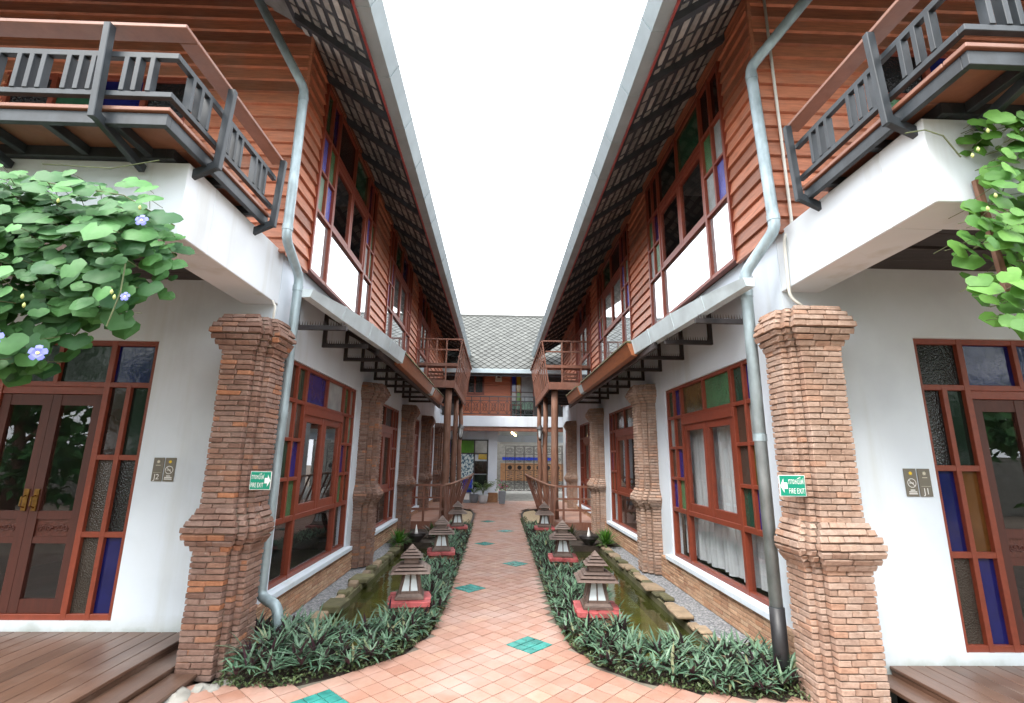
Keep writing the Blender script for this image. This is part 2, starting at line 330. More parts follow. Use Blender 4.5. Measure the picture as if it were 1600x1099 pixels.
def text(name, body, size, origin, xdir, ydir, mat, parent, fit=0):
    cu = bpy.data.curves.new(name, 'FONT'); cu.body = body; cu.size = size; cu.align_x = 'CENTER'; cu.align_y = 'CENTER'; cu.resolution_u = 3
    tmp = bpy.data.objects.new(name, cu); COL.objects.link(tmp); bpy.context.view_layer.update()
    me = bpy.data.meshes.new_from_object(tmp.evaluated_get(bpy.context.evaluated_depsgraph_get())); COL.objects.unlink(tmp); bpy.data.objects.remove(tmp)
    me.materials.clear(); me.materials.append(M[mat]); x, y = Vector(xdir).normalized(), Vector(ydir).normalized(); z = x.cross(y)
    mw = Matrix(((x.x, y.x, z.x, origin[0]), (x.y, y.y, z.y, origin[1]), (x.z, y.z, z.z, origin[2]), (0, 0, 0, 1)))
    w = max(v.co.x for v in me.vertices)-min(v.co.x for v in me.vertices)
    if fit: mw = mw @ Matrix.Diagonal((fit/w, 1, 1, 1))
    o = bpy.data.objects.new(name, me); put(o, parent, mw); return o
def chamfer_box(name, mat, c=.05, jit=0, seed=0):
    r = random.Random(seed); bm = bmesh.new(); bmesh.ops.create_cube(bm, size=1)
    for v in bm.verts: v.co += Vector([r.uniform(-jit, jit) for _ in range(3)])
    bmesh.ops.bevel(bm, geom=list(bm.edges), offset=c, segments=1, affect='EDGES'); me = bpy.data.meshes.new(name); bm.to_mesh(me); bm.free()
    me.materials.append(M[mat]); return me
GZ = -.10                                   # paving level; the decks lie a little higher
def face_size(c, w, h, nrm):                # how large a small face shows from the eye
    d = Vector(c)-Vector((0, 0, EYE)); return max(0, -d.normalized().dot(nrm))*w*h/d.length_squared

class Side:
    """Street-side frame of one house: n = towards the lane, s = along the lane from the front wall."""
    def __init__(s, sg, x0, y0): s.sg, s.x0, s.y0 = sg, x0, y0
    def P(s, n, a, z): return (s.x0+s.sg*n, s.y0+a, z)
    def mb(s): return MB(s.P)
LEFT, RIGHT = Side(1, -2.305, 4.87), Side(-1, 2.6, 4.164)

# ------------------------------------------------------------------ ground, paving
G = MB(); G.add([(-60, -30, -.62), (60, -30, -.62), (60, 120, -.62), (-60, 120, -.62)], [(0, 1, 2, 3)])
raw('ground', G.v, G.f, 'earth', kind='structure')
LE = [(-2.10, 4.15), (-1.80, 4.12), (-1.50, 4.16), (-1.10, 4.42), (-.80, 4.75), (-.63, 5.25), (-.57, 6.0), (-.57, 9.0), (-.60, 13.4), (-.66, 16.2), (-.9, 17.3)]
RE = [(2.44, 3.88), (2.05, 3.93), (1.58, 4.02), (1.16, 4.23), (.87, 4.53), (.71, 4.95), (.66, 5.6), (.66, 7.0), (.68, 9.8), (.69, 14.5), (.80, 16.6), (1.0, 17.5)]
def edge_at(E, y):
    for (xa, ya), (xb, yb) in zip(E, E[1:]):
        if ya <= y <= yb: return xa+(xb-xa)*(y-ya)/max(1e-6, yb-ya)
    return E[0][0] if y < E[0][1] else E[-1][0]
def in_poly(P, x, y):
    c = False; n = len(P)
    for i in range(n):
        (xa, ya), (xb, yb) = P[i], P[i-1]
        if (ya > y) != (yb > y) and x < (xb-xa)*(y-ya)/(yb-ya)+xa: c = not c
    return c
screed = MB(); outline = [(-2.45, 1.0)]+[(-2.45, 4.10)]+LE+[(-2.7, 17.6), (-2.7, 20.8), (2.9, 20.8), (2.9, 17.6)]+RE[::-1]+[(2.75, 3.86), (2.75, 1.0)]
pav = screed.prism(outline, -.6, GZ-.009).build('paving', 'grout', kind='structure')
TS = .157; c45 = math.cos(math.pi/4)
TEAL = [(.35, 5.07), (-.30, 6.94), (.33, 8.62), (-.26, 10.4), (.29, 12.2), (-.2, 14.0), (-1.27, 3.93)]
def cell(x, y): return (x*c45+y*c45)/TS, (-x*c45+y*c45)/TS
def world_of(i, j): u, v = i*TS, j*TS; return (u-v)*c45, (u+v)*c45
teal_cells = {}
for x, y in TEAL:
    a, b = cell(x, y); a, b = round(a), round(b)
    for da in (-1, 0):
        for db in (-1, 0): teal_cells[(a+da, b+db)] = (a, b)
tiles = []
for i in range(-20, 190):
    for j in range(-20, 190):
        x, y = world_of(i+.5, j+.5)
        if y < 2.2 or y > 20.6 or not in_poly(outline, x, y): continue
        if (i, j) in teal_cells: continue
        tiles.append((face_size((x, y, GZ), TS, TS, Vector((0, 0, 1))) if x*x < (1.15*y)**2 and y > 3.2 else 0, x, y))
tiles.sort(reverse=True)
tm = [chamfer_box('tile', 'tile', .035, .0, k) for k in range(2)]
rest = MB()
for k, (sz, x, y) in enumerate(tiles):
    dz = RN.uniform(-.0012, .0012); h = .022; w = TS-.0065
    if k < 300:
        o = bpy.data.objects.new('tile', tm[k % 2])
        put(o, pav, Matrix.Translation((x, y, GZ-h/2+dz)) @ Euler((RN.uniform(-.006, .006), RN.uniform(-.006, .006), math.pi/4+RN.choice((0, 1, 2, 3))*math.pi/2+RN.uniform(-.008, .008))).to_matrix().to_4x4() @ Matrix.Diagonal((w, w, h, 1)))
    else:
        q = w*c45; rest.add([(x, y-q, GZ-h), (x+q, y, GZ-h), (x, y+q, GZ-h), (x-q, y, GZ-h)]+[(x+dx*(q-.004), y+dy*(q-.004), GZ+dz) for dx, dy in ((0, -1), (1, 0), (0, 1), (-1, 0))],
                            [(4, 5, 6, 7), (0, 1, 5, 4), (1, 2, 6, 5), (2, 3, 7, 6), (3, 0, 4, 7)])
rest.build('tiles', 'tile', pav, kind='stuff')
tt = chamfer_box('glazed_tile', 'teal', .03)
for a, b in sorted(set(teal_cells.values())):
    for p in range(3):
        for q in range(3):
            st = 2*TS/3; x, y = world_of(a+(p-1)*2/3, b+(q-1)*2/3)
            put(bpy.data.objects.new('glazed_tile', tt), pav, Matrix.Translation((x, y, GZ-.010)) @ Matrix.Rotation(math.pi/4, 4, 'Z') @ Matrix.Diagonal((st-.009, st-.009, .024, 1)))

# ------------------------------------------------------------------ brick piers
def pier_outline(a, st, o, yb=None, ym=None):
    a = a+o; h = a+2*st; b = a-o
    if yb is not None: return [(-a, -h), (a, -h), (a, -a-st), (a+st, -a-st), (a+st, -a), (h, -a), (h, ym), (a, ym), (a, yb), (-max(a, b+.05), yb), (-max(a, b+.05), -h+.11+o), (-a, -h+.11+o)]
    return [(-a, -h), (a, -h), (a, -a-st), (a+st, -a-st), (a+st, -a), (h, -a), (h, a), (a+st, a), (a+st, a+st), (a, a+st), (a, h), (-max(a, b+.05), h), (-max(a, b+.05), -h+.11+o), (-a, -h+.11+o)]
CAP_P = [.022, .048, .072, .090, .076, .052, .028]; MID_P = [.025, .052, .074, .082, .066, .042, .018]
def pier_profile(z):
    if z > 2.52: return CAP_P[min(6, int((z-2.52)/.0455))]
    if z > 1.135: return 0
    if z > .82: return MID_P[min(6, int((z-.82)/.0455))]
    return .006
def pier_tilt(z):                           # moulding bricks lean with the profile
    for z0 in (2.52, .82):
        k = int((z-z0)/.0455)
        if z > z0 and k < 7: return (-.45, -.5, -.4, .12, .38, .5, .5)[k]
    return 0
def pier_bricks(S, n0, s0, a, st, z0=GZ-.02, away=True, hc=.0455, blen=.128, yb=None, ym=None):
    """bricks as (centre, length, height, depth, angle of outward normal, normal) and mortar core"""
    out = []; core = S.mb(); k = 0; z = z0
    while z < 2.80:
        o = pier_profile(z+hc/2); P = pier_outline(a, st, o, yb, ym); m = len(P)
        core.prism([(n0+x*(1-.014/max(.05, abs(x))) if abs(x) > .02 else n0+x, s0+y*(1-.014/max(.05, abs(y))) if abs(y) > .02 else s0+y) for x, y in P], z, z+hc)
        D = .095+o*.8
        for i in range(m):
            p, q = P[i], P[(i+1) % m]; dx, dy = q[0]-p[0], q[1]-p[1]; L = math.hypot(dx, dy)
            if L < 1e-4: continue
            nx, ny = dy/L, -dx/L
            if ny > .5: continue
            if nx < -.5 and not away: continue
            if abs(nx) > .5:
                if L < .09: continue
                tr = .004; 
                lo, hi = (min(p[1], q[1])+tr, max(p[1], q[1])-tr); base = ('x', p[0])
            else:
                lo, hi = min(p[0], q[0]), max(p[0], q[0]); base = ('y', p[1])
                if not away and hi < -.02: continue
                if L < .02: continue
            L = hi-lo; cnt = max(1, round(L/blen)); cuts = [lo]
            off = RN.uniform(-.3, .3) if cnt > 1 else 0
            for c in range(1, cnt): cuts.append(lo+L*(c+off+(.25 if k % 2 else -.25)*(cnt > 1))/cnt)
            cuts.append(hi); cuts = sorted(min(max(c, lo), hi) for c in cuts)
            for c0, c1 in zip(cuts, cuts[1:]):
                if c1-c0 < .025: continue
                pr = RN.uniform(-.004, .006); mid = (c0+c1)/2; hh = hc-RN.uniform(.006, .010); zz = z+hc/2+RN.uniform(-.0012, .0012)+(.0011 if base[0] == 'x' else 0)
                if base[0] == 'y': ctr = (n0+mid, s0+base[1]+ny*(pr-D/2), zz); nn = (0, ny)
                else: ctr = (n0+base[1]+nx*(pr-D/2), s0+mid, zz); nn = (nx, 0)
                nw = Vector((S.sg*nn[0], nn[1], 0)); out.append((S.P(*ctr), c1-c0-.006, hh, D, nw, pier_tilt(z+hc/2)))
        z += hc; k += 1
    return out, core
def split_bricks(parent, bricks, meshes, matn, most, rest_name='bricks'):
    bricks = sorted(bricks, key=lambda b: -face_size(b[0], b[1], b[2], b[4])); rest = MB()
    for k, (c, L, h, D, nw, *tl) in enumerate(bricks):
        tl = tl[0] if tl else 0
        t = Vector((-nw.y, nw.x, 0))
        if k < most:
            R3 = Matrix(((nw.y, nw.x, 0), (-nw.x, nw.y, 0), (0, 0, 1))).to_4x4() @ Euler((tl+RN.uniform(-.012, .012), RN.uniform(-.02, .02), RN.uniform(-.012, .012))).to_matrix().to_4x4()
            if tl: c = tuple(Vector(c)+nw*(D/2-.03)); D = .06; h *= 1.12
            put(bpy.data.objects.new('brick', meshes[k % len(meshes)]), parent, Matrix.Translation(c) @ R3 @ Matrix.Diagonal((L, D, h, 1)))
        else:
            cv = Vector(c); a, b, e = t*L/2, nw*D/2, Vector((0, 0, h/2)); g = .005
            fr = [cv+b-nw*sz*math.tan(tl)*h/2+sx*(a-t*g)+sz*(e-Vector((0, 0, g))) for sx, sz in ((-1, -1), (1, -1), (1, 1), (-1, 1))]
            bk = [cv-nw*sz*math.tan(tl)*h/2+sx*a+sz*e+nw*(D/2-.012) for sx, sz in ((-1, -1), (1, -1), (1, 1), (-1, 1))]
            en = [cv-nw*D/2+sx*a+sz*e for sx, sz in ((-1, -1), (1, -1), (1, 1), (-1, 1))]
            vs = [tuple(p) for p in fr+bk+en]; fs = [(0, 1, 2, 3)]+[(i, (i+1) % 4, 4+(i+1) % 4, 4+i) for i in range(4)]+[(4+i, 4+(i+1) % 4, 8+(i+1) % 4, 8+i) for i in range(4)]
            rest.add(vs, [f[::-1] for f in fs])
    if rest.v: rest.build(rest_name, matn, parent, kind='stuff')

# ------------------------------------------------------------------ walls, windows
def holed(mb, axis, c0, c1, u0, u1, z0, z1, holes):
    """wall slab between c0,c1 on one axis ('n' or 's'), spanning u0..u1 with rectangular openings"""
    us = sorted({u0, u1, *[h[0] for h in holes], *[h[1] for h in holes]}); zs = sorted({z0, z1, *[h[2] for h in holes], *[h[3] for h in holes]})
    for a, b in zip(us, us[1:]):
        for c, d in zip(zs, zs[1:]):
            if any(h[0]-1e-6 <= a and b <= h[1]+1e-6 and h[2]-1e-6 <= c and d <= h[3]+1e-6 for h in holes): continue
            if axis == 'n': mb.box(c0, c1, a, b, c, d)
            else: mb.box(a, b, c0, c1, c, d)
class Win:
    """timber window: frame bars are the part, panes, sashes and curtains its sub-parts. W(u, d, z): d = outwards"""
    def __init__(s, name, W, parent, mat='frame'): s.name, s.W, s.parent, s.mat = name, W, parent, mat; s.bars = MB(W); s.subs = []
    def v(s, u, z0, z1, w=.045, d0=-.06, d1=.022): s.bars.box(u-w/2, u+w/2, d0, d1, z0, z1); return s
    def h(s, z, u0, u1, w=.045, d0=-.06, d1=.018): s.bars.box(u0, u1, d0, d1, z-w/2, z+w/2); return s
    def pane(s, u0, u1, z0, z1, k, d=-.02, name='pane'):
        g = .021
        m = MB(s.W).box(u0+g, u1-g, d-.004, d+.002, z0+g, z1-g); s.subs.append((name, m, k if k in M else 'pane_'+k)); return s
    def sash(s, u0, u1, z0, z1, w=.065, d0=-.045, d1=.008, glass='clear', mat=None):
        m = MB(s.W)
        m.box(u0, u0+w, d0, d1, z0, z1); m.box(u1-w, u1, d0, d1, z0, z1); m.box(u0+w, u1-w, d0, d1-.003, z0, z0+w*1.2); m.box(u0+w, u1-w, d0, d1-.003, z1-w, z1)
        s.subs.append(('sash', m, mat or s.mat)); m2 = MB(s.W).box(u0+w, u1-w, -.022, -.016, z0+w*1.2, z1-w); s.subs.append(('pane', m2, glass)); return s
    def done(s):
        o = s.bars.build(s.name, s.mat, s.parent, bev=.003)
        for n, m, k in s.subs: m.build(n, k, o, bev=.002 if n == 'sash' else 0)
        return o
def lower_window(S, house, s0, s1, cols, curtain=False, z0=.24, z1=2.66):
    """cols: dict of pane letters: top (6), a (left col pairs rows top->bottom) ..."""
    W = lambda u, d, z: S.P(d-.05, u, z)
    w = Win('window', W, house); wd = .28*(s1-s0)/2.6; zt, zm = 2.22, .90
    A, B, C, D = s0+wd, s0+2*wd, s1-2*wd, s1-wd; mid = (B+C)/2
    w.v(s0+.02, z0, z1).v(s1-.02, z0, z1).h(z1-.02, s0, s1).h(z0+.02, s0, s1, .05)
    w.h(zt, s0, s1).h(zm, s0, s1, .06)
    for u in (B, C): w.v(u, z0, z1, .06)
    for u in (A, D): w.v(u, zm, z1, .04)
    w.v(mid, zt, z1, .04)
    q = (zt-zm)/3
    for k in (1, 2): w.h(zm+q*k, s0, B, .04); w.h(zm+q*k, C, s1, .04)
    us = [s0, A, B, mid, C, D, s1]
    for i in range(6): w.pane(us[i], us[i+1], zt, z1, cols[0][i])
    for r in range(3):
        for i, (a, b) in enumerate(((s0, A), (A, B), (C, D), (D, s1))): w.pane(a, b, zt-q*(r+1), zt-q*r, cols[1+r][i])
    w.bars.box(B, C, -.06, .028, zt-.13, zt-.024)
    w.sash(B+.03, mid-.002, zm+.03, zt-.13, .085); w.sash(mid+.002, C-.03, zm+.03, zt-.13, .085)
    for a, b in ((s0, B), (B, C), (C, s1)): w.pane(a, b, z0+.03, zm, 'clear')
    o = w.done()
    if curtain:
        cm = MB(); vs = []; fs = []; n = 130
        for i in range(n+1):
            u = s0+.05+(s1-s0-.1)*i/n; d = -.22+.035*math.sin(i*.74)+.02*math.sin(i*.31+1)
            vs += [S.P(d, u, z0+.045+.010*math.sin(i*.5)), S.P(d*.95, u, 2.18)]
        fs = [(2*i, 2*i+2, 2*i+3, 2*i+1) for i in range(n) if not (i % 44 in (0, 1))]
        raw('curtain', vs, fs, 'curtain', o, smooth=True)
    return o
def upper_window(S, house, s0, s1, cols, big='mirror', z0=3.70, z1=6.22):
    W = lambda u, d, z: S.P(d+.075, u, z)
    w = Win('window', W, house); wd = .27*(s1-s0)/2.6; za, zb = 4.50, 5.56
    A, B, C, D = s0+wd, s0+2*wd, s1-2*wd, s1-wd; mid = (B+C)/2
    w.v(s0+.02, z0, z1).v(s1-.02, z0, z1).h(z1-.02, s0, s1).h(z0+.02, s0, s1).h(za, s0, s1, .045).h(zb, s0, s1, .05)
    for u in (B, C): w.v(u, z0, z1, .05)
    for u in (A, D): w.v(u, za, z1, .035)
    w.v(mid, zb, z1, .04)
    q = (zb-za)/2
    w.h(za+q, s0, B, .035); w.h(za+q, C, s1, .035)
    us = [s0, A, B, mid, C, D, s1]
    for i in range(6): w.pane(us[i], us[i+1], zb, z1, cols[0][i])
    for r in range(2):
        for i, (a, b) in enumerate(((s0, A), (A, B), (C, D), (D, s1))): w.pane(a, b, zb-q*(r+1), zb-q*r, cols[1+r][i])
    w.bars.box(B, C, -.06, .012, zb-.10, zb-.026)
    w.sash(B+.02, mid-.002, za+.02, zb-.10, .06); w.sash(mid+.002, C-.02, za+.02, zb-.10, .06)
    for a, b in ((s0, B), (B, C), (C, s1)): w.pane(a, b, z0+.03, za, big)
    return w.done()
def plank_wall(S, part, axis, segs, z0, z1, pitch, c):
    """overlapping weatherboards; segs(z) -> list of (u0,u1) runs for the board at height z"""
    k = 0; z = z0
    while z < z1-.02:
        for u0, u1 in segs(z, z+pitch):
            m = S.mb(); zt = min(z+pitch+.012, z1+.012); j = RN.uniform(0, .004)
            if axis == 'n': m.hexa([(c, u0, z), (c+.042+j, u0, z+.004), (c+.042+j, u1, z+.004), (c, u1, z), (c, u0, zt), (c+.010, u0, zt), (c+.010, u1, zt), (c, u1, zt)])
            else: m.hexa([(u0, c, z), (u1, c, z), (u1, c-.042-j, z+.004), (u0, c-.042-j, z+.004), (u0, c, zt), (u1, c, zt), (u1, c-.010, zt), (u0, c-.010, zt)])
            m.build('plank', 'siding', part)
        z += pitch; k += 1

# ------------------------------------------------------------------ one house
def house(S, hid):
    L = hid == 'L'
    H = empty('house', S.P(-3, 6, 0), 'timber and white plaster house left of the lane, with J2 door' if L else
              'timber and white plaster house right of the lane, with J1 door', 'house', 'paired houses along the lane')
    LEN = 15.2
    lows = [(.51, 3.09), (4.08, 6.62), (7.72, 9.7), (10.75, 12.9)] if L else [(.62, 3.30), (4.55, 7.25), (8.55, 11.4), (12.6, 14.6)]
    ups = [(.45, 3.07), (4.24, 6.75), (7.9, 10.2)] if L else [(.60, 3.43), (4.66, 7.65), (8.7, 11.2)]
    piers = [3.62, 7.12, 10.2, 13.4] if L else [4.02, 8.0, 12.15]
    d0, d1 = (-1.145, -3.09) if L else (-1.17, -3.11)
    # lower storey
    w = S.mb()
    holed(w, 'n', -.16, 0, 0, LEN, .24, 3.70, [(a, b, .24, 2.66) for a, b in lows])
    w.box(-.16, 0, 0, LEN, -.3, .24)
    holed(w, 's', 0, .16, -7, -.16, -.3, 3.70, [(d1, d0, .12, 2.72)])
    w.box(-7, -.16, LEN-.16, LEN, -.3, 3.7); w.box(-7.16, -7, 0, LEN, -.3, 6.3)
    w.build('wall', 'plaster', H)
    rm = S.mb(); rm.box(-6.9, -.17, .17, LEN-.17, -.05, .08)
    rm.build('floor', 'roomfloor', H)
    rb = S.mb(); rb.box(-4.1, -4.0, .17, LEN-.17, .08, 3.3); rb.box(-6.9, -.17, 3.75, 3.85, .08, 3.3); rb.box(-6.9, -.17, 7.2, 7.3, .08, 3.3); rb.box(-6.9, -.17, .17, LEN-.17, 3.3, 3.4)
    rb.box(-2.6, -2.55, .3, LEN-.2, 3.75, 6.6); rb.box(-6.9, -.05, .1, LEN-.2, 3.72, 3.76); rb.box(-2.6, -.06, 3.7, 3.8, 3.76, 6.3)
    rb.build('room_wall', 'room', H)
    # plinth strip, sills
    sl = S.mb()
    for a, b in lows: sl.box(.002, .075, a-.12, b+.12, .175, .235)
    sl.build('sill', 'plaster', H, bev=.004)
    # windows of the lane front
    if L:
        rows = [['nmvWGs', 'wnnl', 'mvvm', 'nGGn'], ['nmmkon', 'nkvg', 'mkgv', 'knvg'], ['kdgkbd', 'dkgk', 'rbkg', 'kgdr'], ['gdkbrk', 'kdgb', 'rkgd', 'kbgr']]
    else:
        rows = [['vmGovg', 'wnnw', 'otvn', 'vmGv'], ['vkmnov', 'nwkn', 'gkmv', 'vkng'], ['dkgdkb', 'kdrb', 'gkdk', 'bgkr'], ['bkgdkr', 'kgbd', 'dkrg', 'gkdb']]
    for (a, b), r in zip(lows, rows): lower_window(S, H, a, b, r, curtain=(not L and a < 1))
    if L: urows = [['gbkgbd', 'pGpG', 'lpWl'], ['kdgbkd', 'lppw', 'plwl'], ['dkbgdk', 'lpwl', 'wlpp']]
    else: urows = [['rkgdkd', 'wGbG', 'pwlw'], ['dbkgdk', 'lpwl', 'pwlp'], ['gkdbkd', 'plwp', 'wlpl']]
    for (a, b), r in zip(ups, urows): upper_window(S, H, a, b, r)
    # upper storey: sheathing as the part, boards as its pieces
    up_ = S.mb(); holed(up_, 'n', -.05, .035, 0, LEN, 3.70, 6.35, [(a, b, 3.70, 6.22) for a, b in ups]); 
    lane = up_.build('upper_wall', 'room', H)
    def segs(z, zt):
        if z > 6.15: return [(-.10, LEN)]
        c = [-.10]+[x for a, b in ups for x in (a, b)]+[LEN]; out = []
        for i in range(0, len(c), 2):
            u = c[i]
            while u < c[i+1]-.01:
                e = c[i+1] if c[i+1]-u < 3.4 else u+2.6; out.append((u, e-.003 if e < c[i+1] else e)); u = e
        return out
    plank_wall(S, lane, 'n', segs, 3.66, 6.45, .16, .037)
    fr = S.mb(); DW = (-3.2, -1.2, 3.70, 5.9); holed(fr, 's', -.10, 0, -7, -.05, 3.66, 7.1, [(DW[0], DW[1], 3.76, 5.75)]); front = fr.build('upper_wall', 'room', H)
    def fsegs(z, zt): return [(-7, .072)] if z > 5.72 else [(-7, DW[0]), (DW[1], .072)]
    plank_wall(S, front, 's', fsegs, 3.66, 7.0, .16, -.102)
    S.mb().box(.073, .105, -.140, -.103, 3.62, 6.45).build('corner_board', 'siding', lane)
    Wf = lambda u, d, z: S.P(u, -.10-d, z)
    dw = Win('balcony_door', Wf, H); a, b = DW[0], DW[1]; q = (b-a)/4
    for k in range(5): dw.v(a+q*k, 3.76, 5.75, .06)
    dw.h(5.72, a, b, .06).h(5.2, a, b, .05).h(3.80, a, b, .06)
    for k, kk in enumerate('GkkG'): dw.pane(a+q*k, a+q*(k+1), 5.2, 5.72, 'kgbk'[k]); dw.pane(a+q*k, a+q*(k+1), 3.83, 5.2, kk)
    dw.done()
    # brick dado and piers
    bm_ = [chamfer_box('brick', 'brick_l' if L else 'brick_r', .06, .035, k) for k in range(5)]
    hp = .138 if L else .168
    br, core = pier_bricks(S, -.025 if L else .012, -.345 if L else -.188, hp, .058 if L else .05, yb=.345 if L else .195, ym=.14 if L else .088)
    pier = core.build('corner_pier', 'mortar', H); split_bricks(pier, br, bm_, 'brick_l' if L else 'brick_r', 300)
    for c in piers:
        br, core = pier_bricks(S, 0, c, .13, .075, away=False)
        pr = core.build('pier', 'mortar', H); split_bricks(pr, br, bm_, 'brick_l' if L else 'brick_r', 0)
    dd = []; zk = 0
    dcore = S.mb(); bounds = sorted([.05]+[x for c in piers for x in (c-.30, c+.30)]+[LEN-.3])
    for i in range(0, len(bounds)-1, 2):
        dcore.box(.001, .038, bounds[i], bounds[i+1], -.3, .172)
        z = GZ-.03; k = 0
        while z < .165:
            u = bounds[i]-(.09 if k % 2 else 0)
            while u < bounds[i+1]:
                l = RN.uniform(.15, .21); e = min(u+l, bounds[i+1]); st = max(u, bounds[i])
                if e-st > .03: dd.append((S.P(.02+RN.uniform(-.003, .004), (st+e)/2, z+.0215), e-st-.005, .038, .055, Vector((S.sg, 0, 0))))
                u += l
            z += .0445; k += 1
    bd_ = [chamfer_box('brick', 'brick_d', .06, .035, 20+k) for k in range(4)]
    dado = dcore.build('dado', 'mortar', H); split_bricks(dado, dd, bd_, 'brick_d', 110)
    # street door
    Wd = lambda u, d, z: S.P(u, -d+.05, z)
    D = Win('door', Wd, H); g = .455; a0, a1 = d1, d0; zt = 2.27
    D.v(a0+.025, .12, 2.72, .05).v(a1-.025, .12, 2.72, .05).h(2.695, a0, a1, .05).h(.145, a0, a1, .05).h(zt, a0, a1, .05)
    for u in (a1-g, a0+g): D.v(u, .12, 2.72, .055)
    for u in (a1-g/2-.012, a0+g/2+.012): D.v(u, .12, zt, .045)
    mid = (a0+a1)/2; D.v(mid, zt, 2.72, .045)
    for k in (1, 2):
        z = .145+(zt-.145)*k/3+.0
        D.h(z, a1-g, a1, .05); D.h(z, a0, a0+g, .05)
    cells = (('d', 'r'), ('k', 't'), ('b', 't')) if L else (('k', 'd'), ('b', 'a'), ('t', 'b'))
    for r in range(3):
        zl = .145+(zt-.145)*(2-r)/3; zh = zl+(zt-.145)/3
        D.pane(a1-g/2-.012, a1, zl, zh, cells[r][0]).pane(a1-g, a1-g/2-.012, zl, zh, cells[r][1]).pane(a0, a0+g/2+.012, zl, zh, cells[r][0]).pane(a0+g/2+.012, a0+g, zl, zh, cells[r][1])
    for (p, q_), k in zip(((a1-g, a1), (mid, a1-g), (a0+g, mid), (a0, a0+g)), 'bddb' if L else 'kbbk'): D.pane(p, q_, zt, 2.72, k)
    D.bars.box(a0+g+.027, a1-g-.027, -.06, .012, 2.17, zt-.026)
    for e0, e1 in ((mid+.002, a1-g-.03), (a0+g+.03, mid-.002)):
        wv = .085; m = MB(Wd); m.box(e0, e0+wv, -.05, 0, .175, 2.165); m.box(e1-wv, e1, -.05, 0, .175, 2.165)
        for z0, z1 in ((.175, .29), (.77, .83), (.985, 1.06), (2.06, 2.165)): m.box(e0+wv, e1-wv, -.05, -.004, z0, z1)
        D.subs.append(('door_leaf', m, 'door')); D.subs.append(('carved_panel', MB(Wd).box(e0+wv, e1-wv, -.04, -.016, .83, .985), 'carved'))
        cv = MB(Wd); cx_ = (e0+e1)/2; hw_ = (e1-e0)/2-wv-.02
        for sg_ in (-1, 1):
            for k_ in range(3):
                c_ = cx_+sg_*hw_*(.25+.30*k_); cv.tube([(c_+.026*math.cos(t_*.7)*(1-t_*.07)*sg_, -.014, .9075+(.034*math.sin(t_*.7)*(1-t_*.07))*(1 if k_ % 2 else -1)) for t_ in range(11)], .005, 5)
        cv.tube([(cx_-hw_, -.014, .9075), (cx_-hw_*.5, -.014, .93), (cx_, -.012, .9075), (cx_+hw_*.5, -.014, .885), (cx_+hw_, -.014, .9075)], .006, 6); cv.lathe((cx_, -.012, .895), [(.004, 0), (.02, .012), (.004, .026)], 8)
        D.subs.append(('carving', cv, 'door'))
        D.subs.append(('pane', MB(Wd).box(e0+wv, e1-wv, -.028, -.022, .29, .77), 'clear')); D.subs.append(('pane', MB(Wd).box(e0+wv, e1-wv, -.028, -.022, 1.06, 2.06), 'clear'))
        hx = e0+.045 if e0 > mid-.01 else e1-.045
        hm = MB(Wd); hm.box(hx-.022, hx+.022, 0, .012, 1.06, 1.26); hm.tube([(hx, .012, 1.20), (hx, .05, 1.19), (hx, .055, 1.11), (hx, .012, 1.09)], .008, 8); D.subs.append(('handle', hm, 'brass'))
    D.done()
    # balcony slab over the front
    b = S.mb(); b.box(-7, 0, -1.62, -1.27, 3.13, 3.70); b.box(-.36, 0, -1.27, -.001, 3.13, 3.70); b.box(-7, -.36, -1.27, -.001, 3.56, 3.698)
    b.build('balcony_slab', 'slab', H, bev=.006)
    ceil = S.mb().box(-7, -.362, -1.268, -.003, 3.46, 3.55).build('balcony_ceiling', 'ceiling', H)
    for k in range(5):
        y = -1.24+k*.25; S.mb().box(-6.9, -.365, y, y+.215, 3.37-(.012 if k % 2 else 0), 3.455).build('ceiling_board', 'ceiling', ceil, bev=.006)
    # platform and railing: thing of its own hung on the balcony edge is still part of the house
    se, ne, send = -2.06, .12, -.62
    rail = S.mb(); zr, zl, zh = 4.20, 3.90, 4.385
    plat = S.mb(); plat.box(-7, ne, se, se+.14, 3.792, 3.822); plat.box(-7, ne-.14, se+.145, -1.64, 3.79, 3.818); plat.box(ne-.135, ne, se+.145, send, 3.791, 3.821); plat.box(-.20, ne-.14, -1.635, send, 3.789, 3.817)
    plat.build('platform_board', 'handrail', H, bev=.004)
    st = S.mb(); st.box(-7, ne-.02, se+.02, se+.06, 3.70, 3.788); st.box(ne-.06, ne-.02, se+.061, send, 3.70, 3.788); st.box(-7, -.16, -1.66, -1.60, 3.705, 3.786); st.box(-.16, -.10, -1.66, send, 3.705, 3.785)
    for k in range(15): n = -.30-k*.45; st.box(n, n+.05, se+.061, -1.661, 3.715, 3.783)
    for y in (-1.3, -.85): st.box(-.10, ne-.061, y, y+.05, 3.715, 3.783)
    st.build('platform_frame', 'steel', H, bev=.003)
    def post(n, s, dn, ds):
        m = S.mb(); pn, ps = n+dn*.045, s+ds*.045
        m.bar((pn, ps, 3.69), (pn+dn*.03, ps+ds*.03, 4.38), .045, .055, (dn, ds, 0)); m.bar((pn, ps, 3.725), (pn-dn*.19, ps-ds*.46, 3.625), .044, .062); m.build('rail_post', 'steel', H, bev=.004)
    for k in range(7): post(-.315-k*.94, se+.005, 0, -1)
    for s in (-1.56, send-.02): post(ne-.005, s, 1, 0)
    r1 = S.mb()
    for z, h in ((zr, .045), (zl, .04)): r1.box(-7, ne+.01, se-.02, se+.02, z-h/2, z+h/2); r1.box(ne-.03, ne+.01, se+.021, send, z-h/2, z+h/2)
    r1.build('rail_bar', 'steel', H, bev=.003)
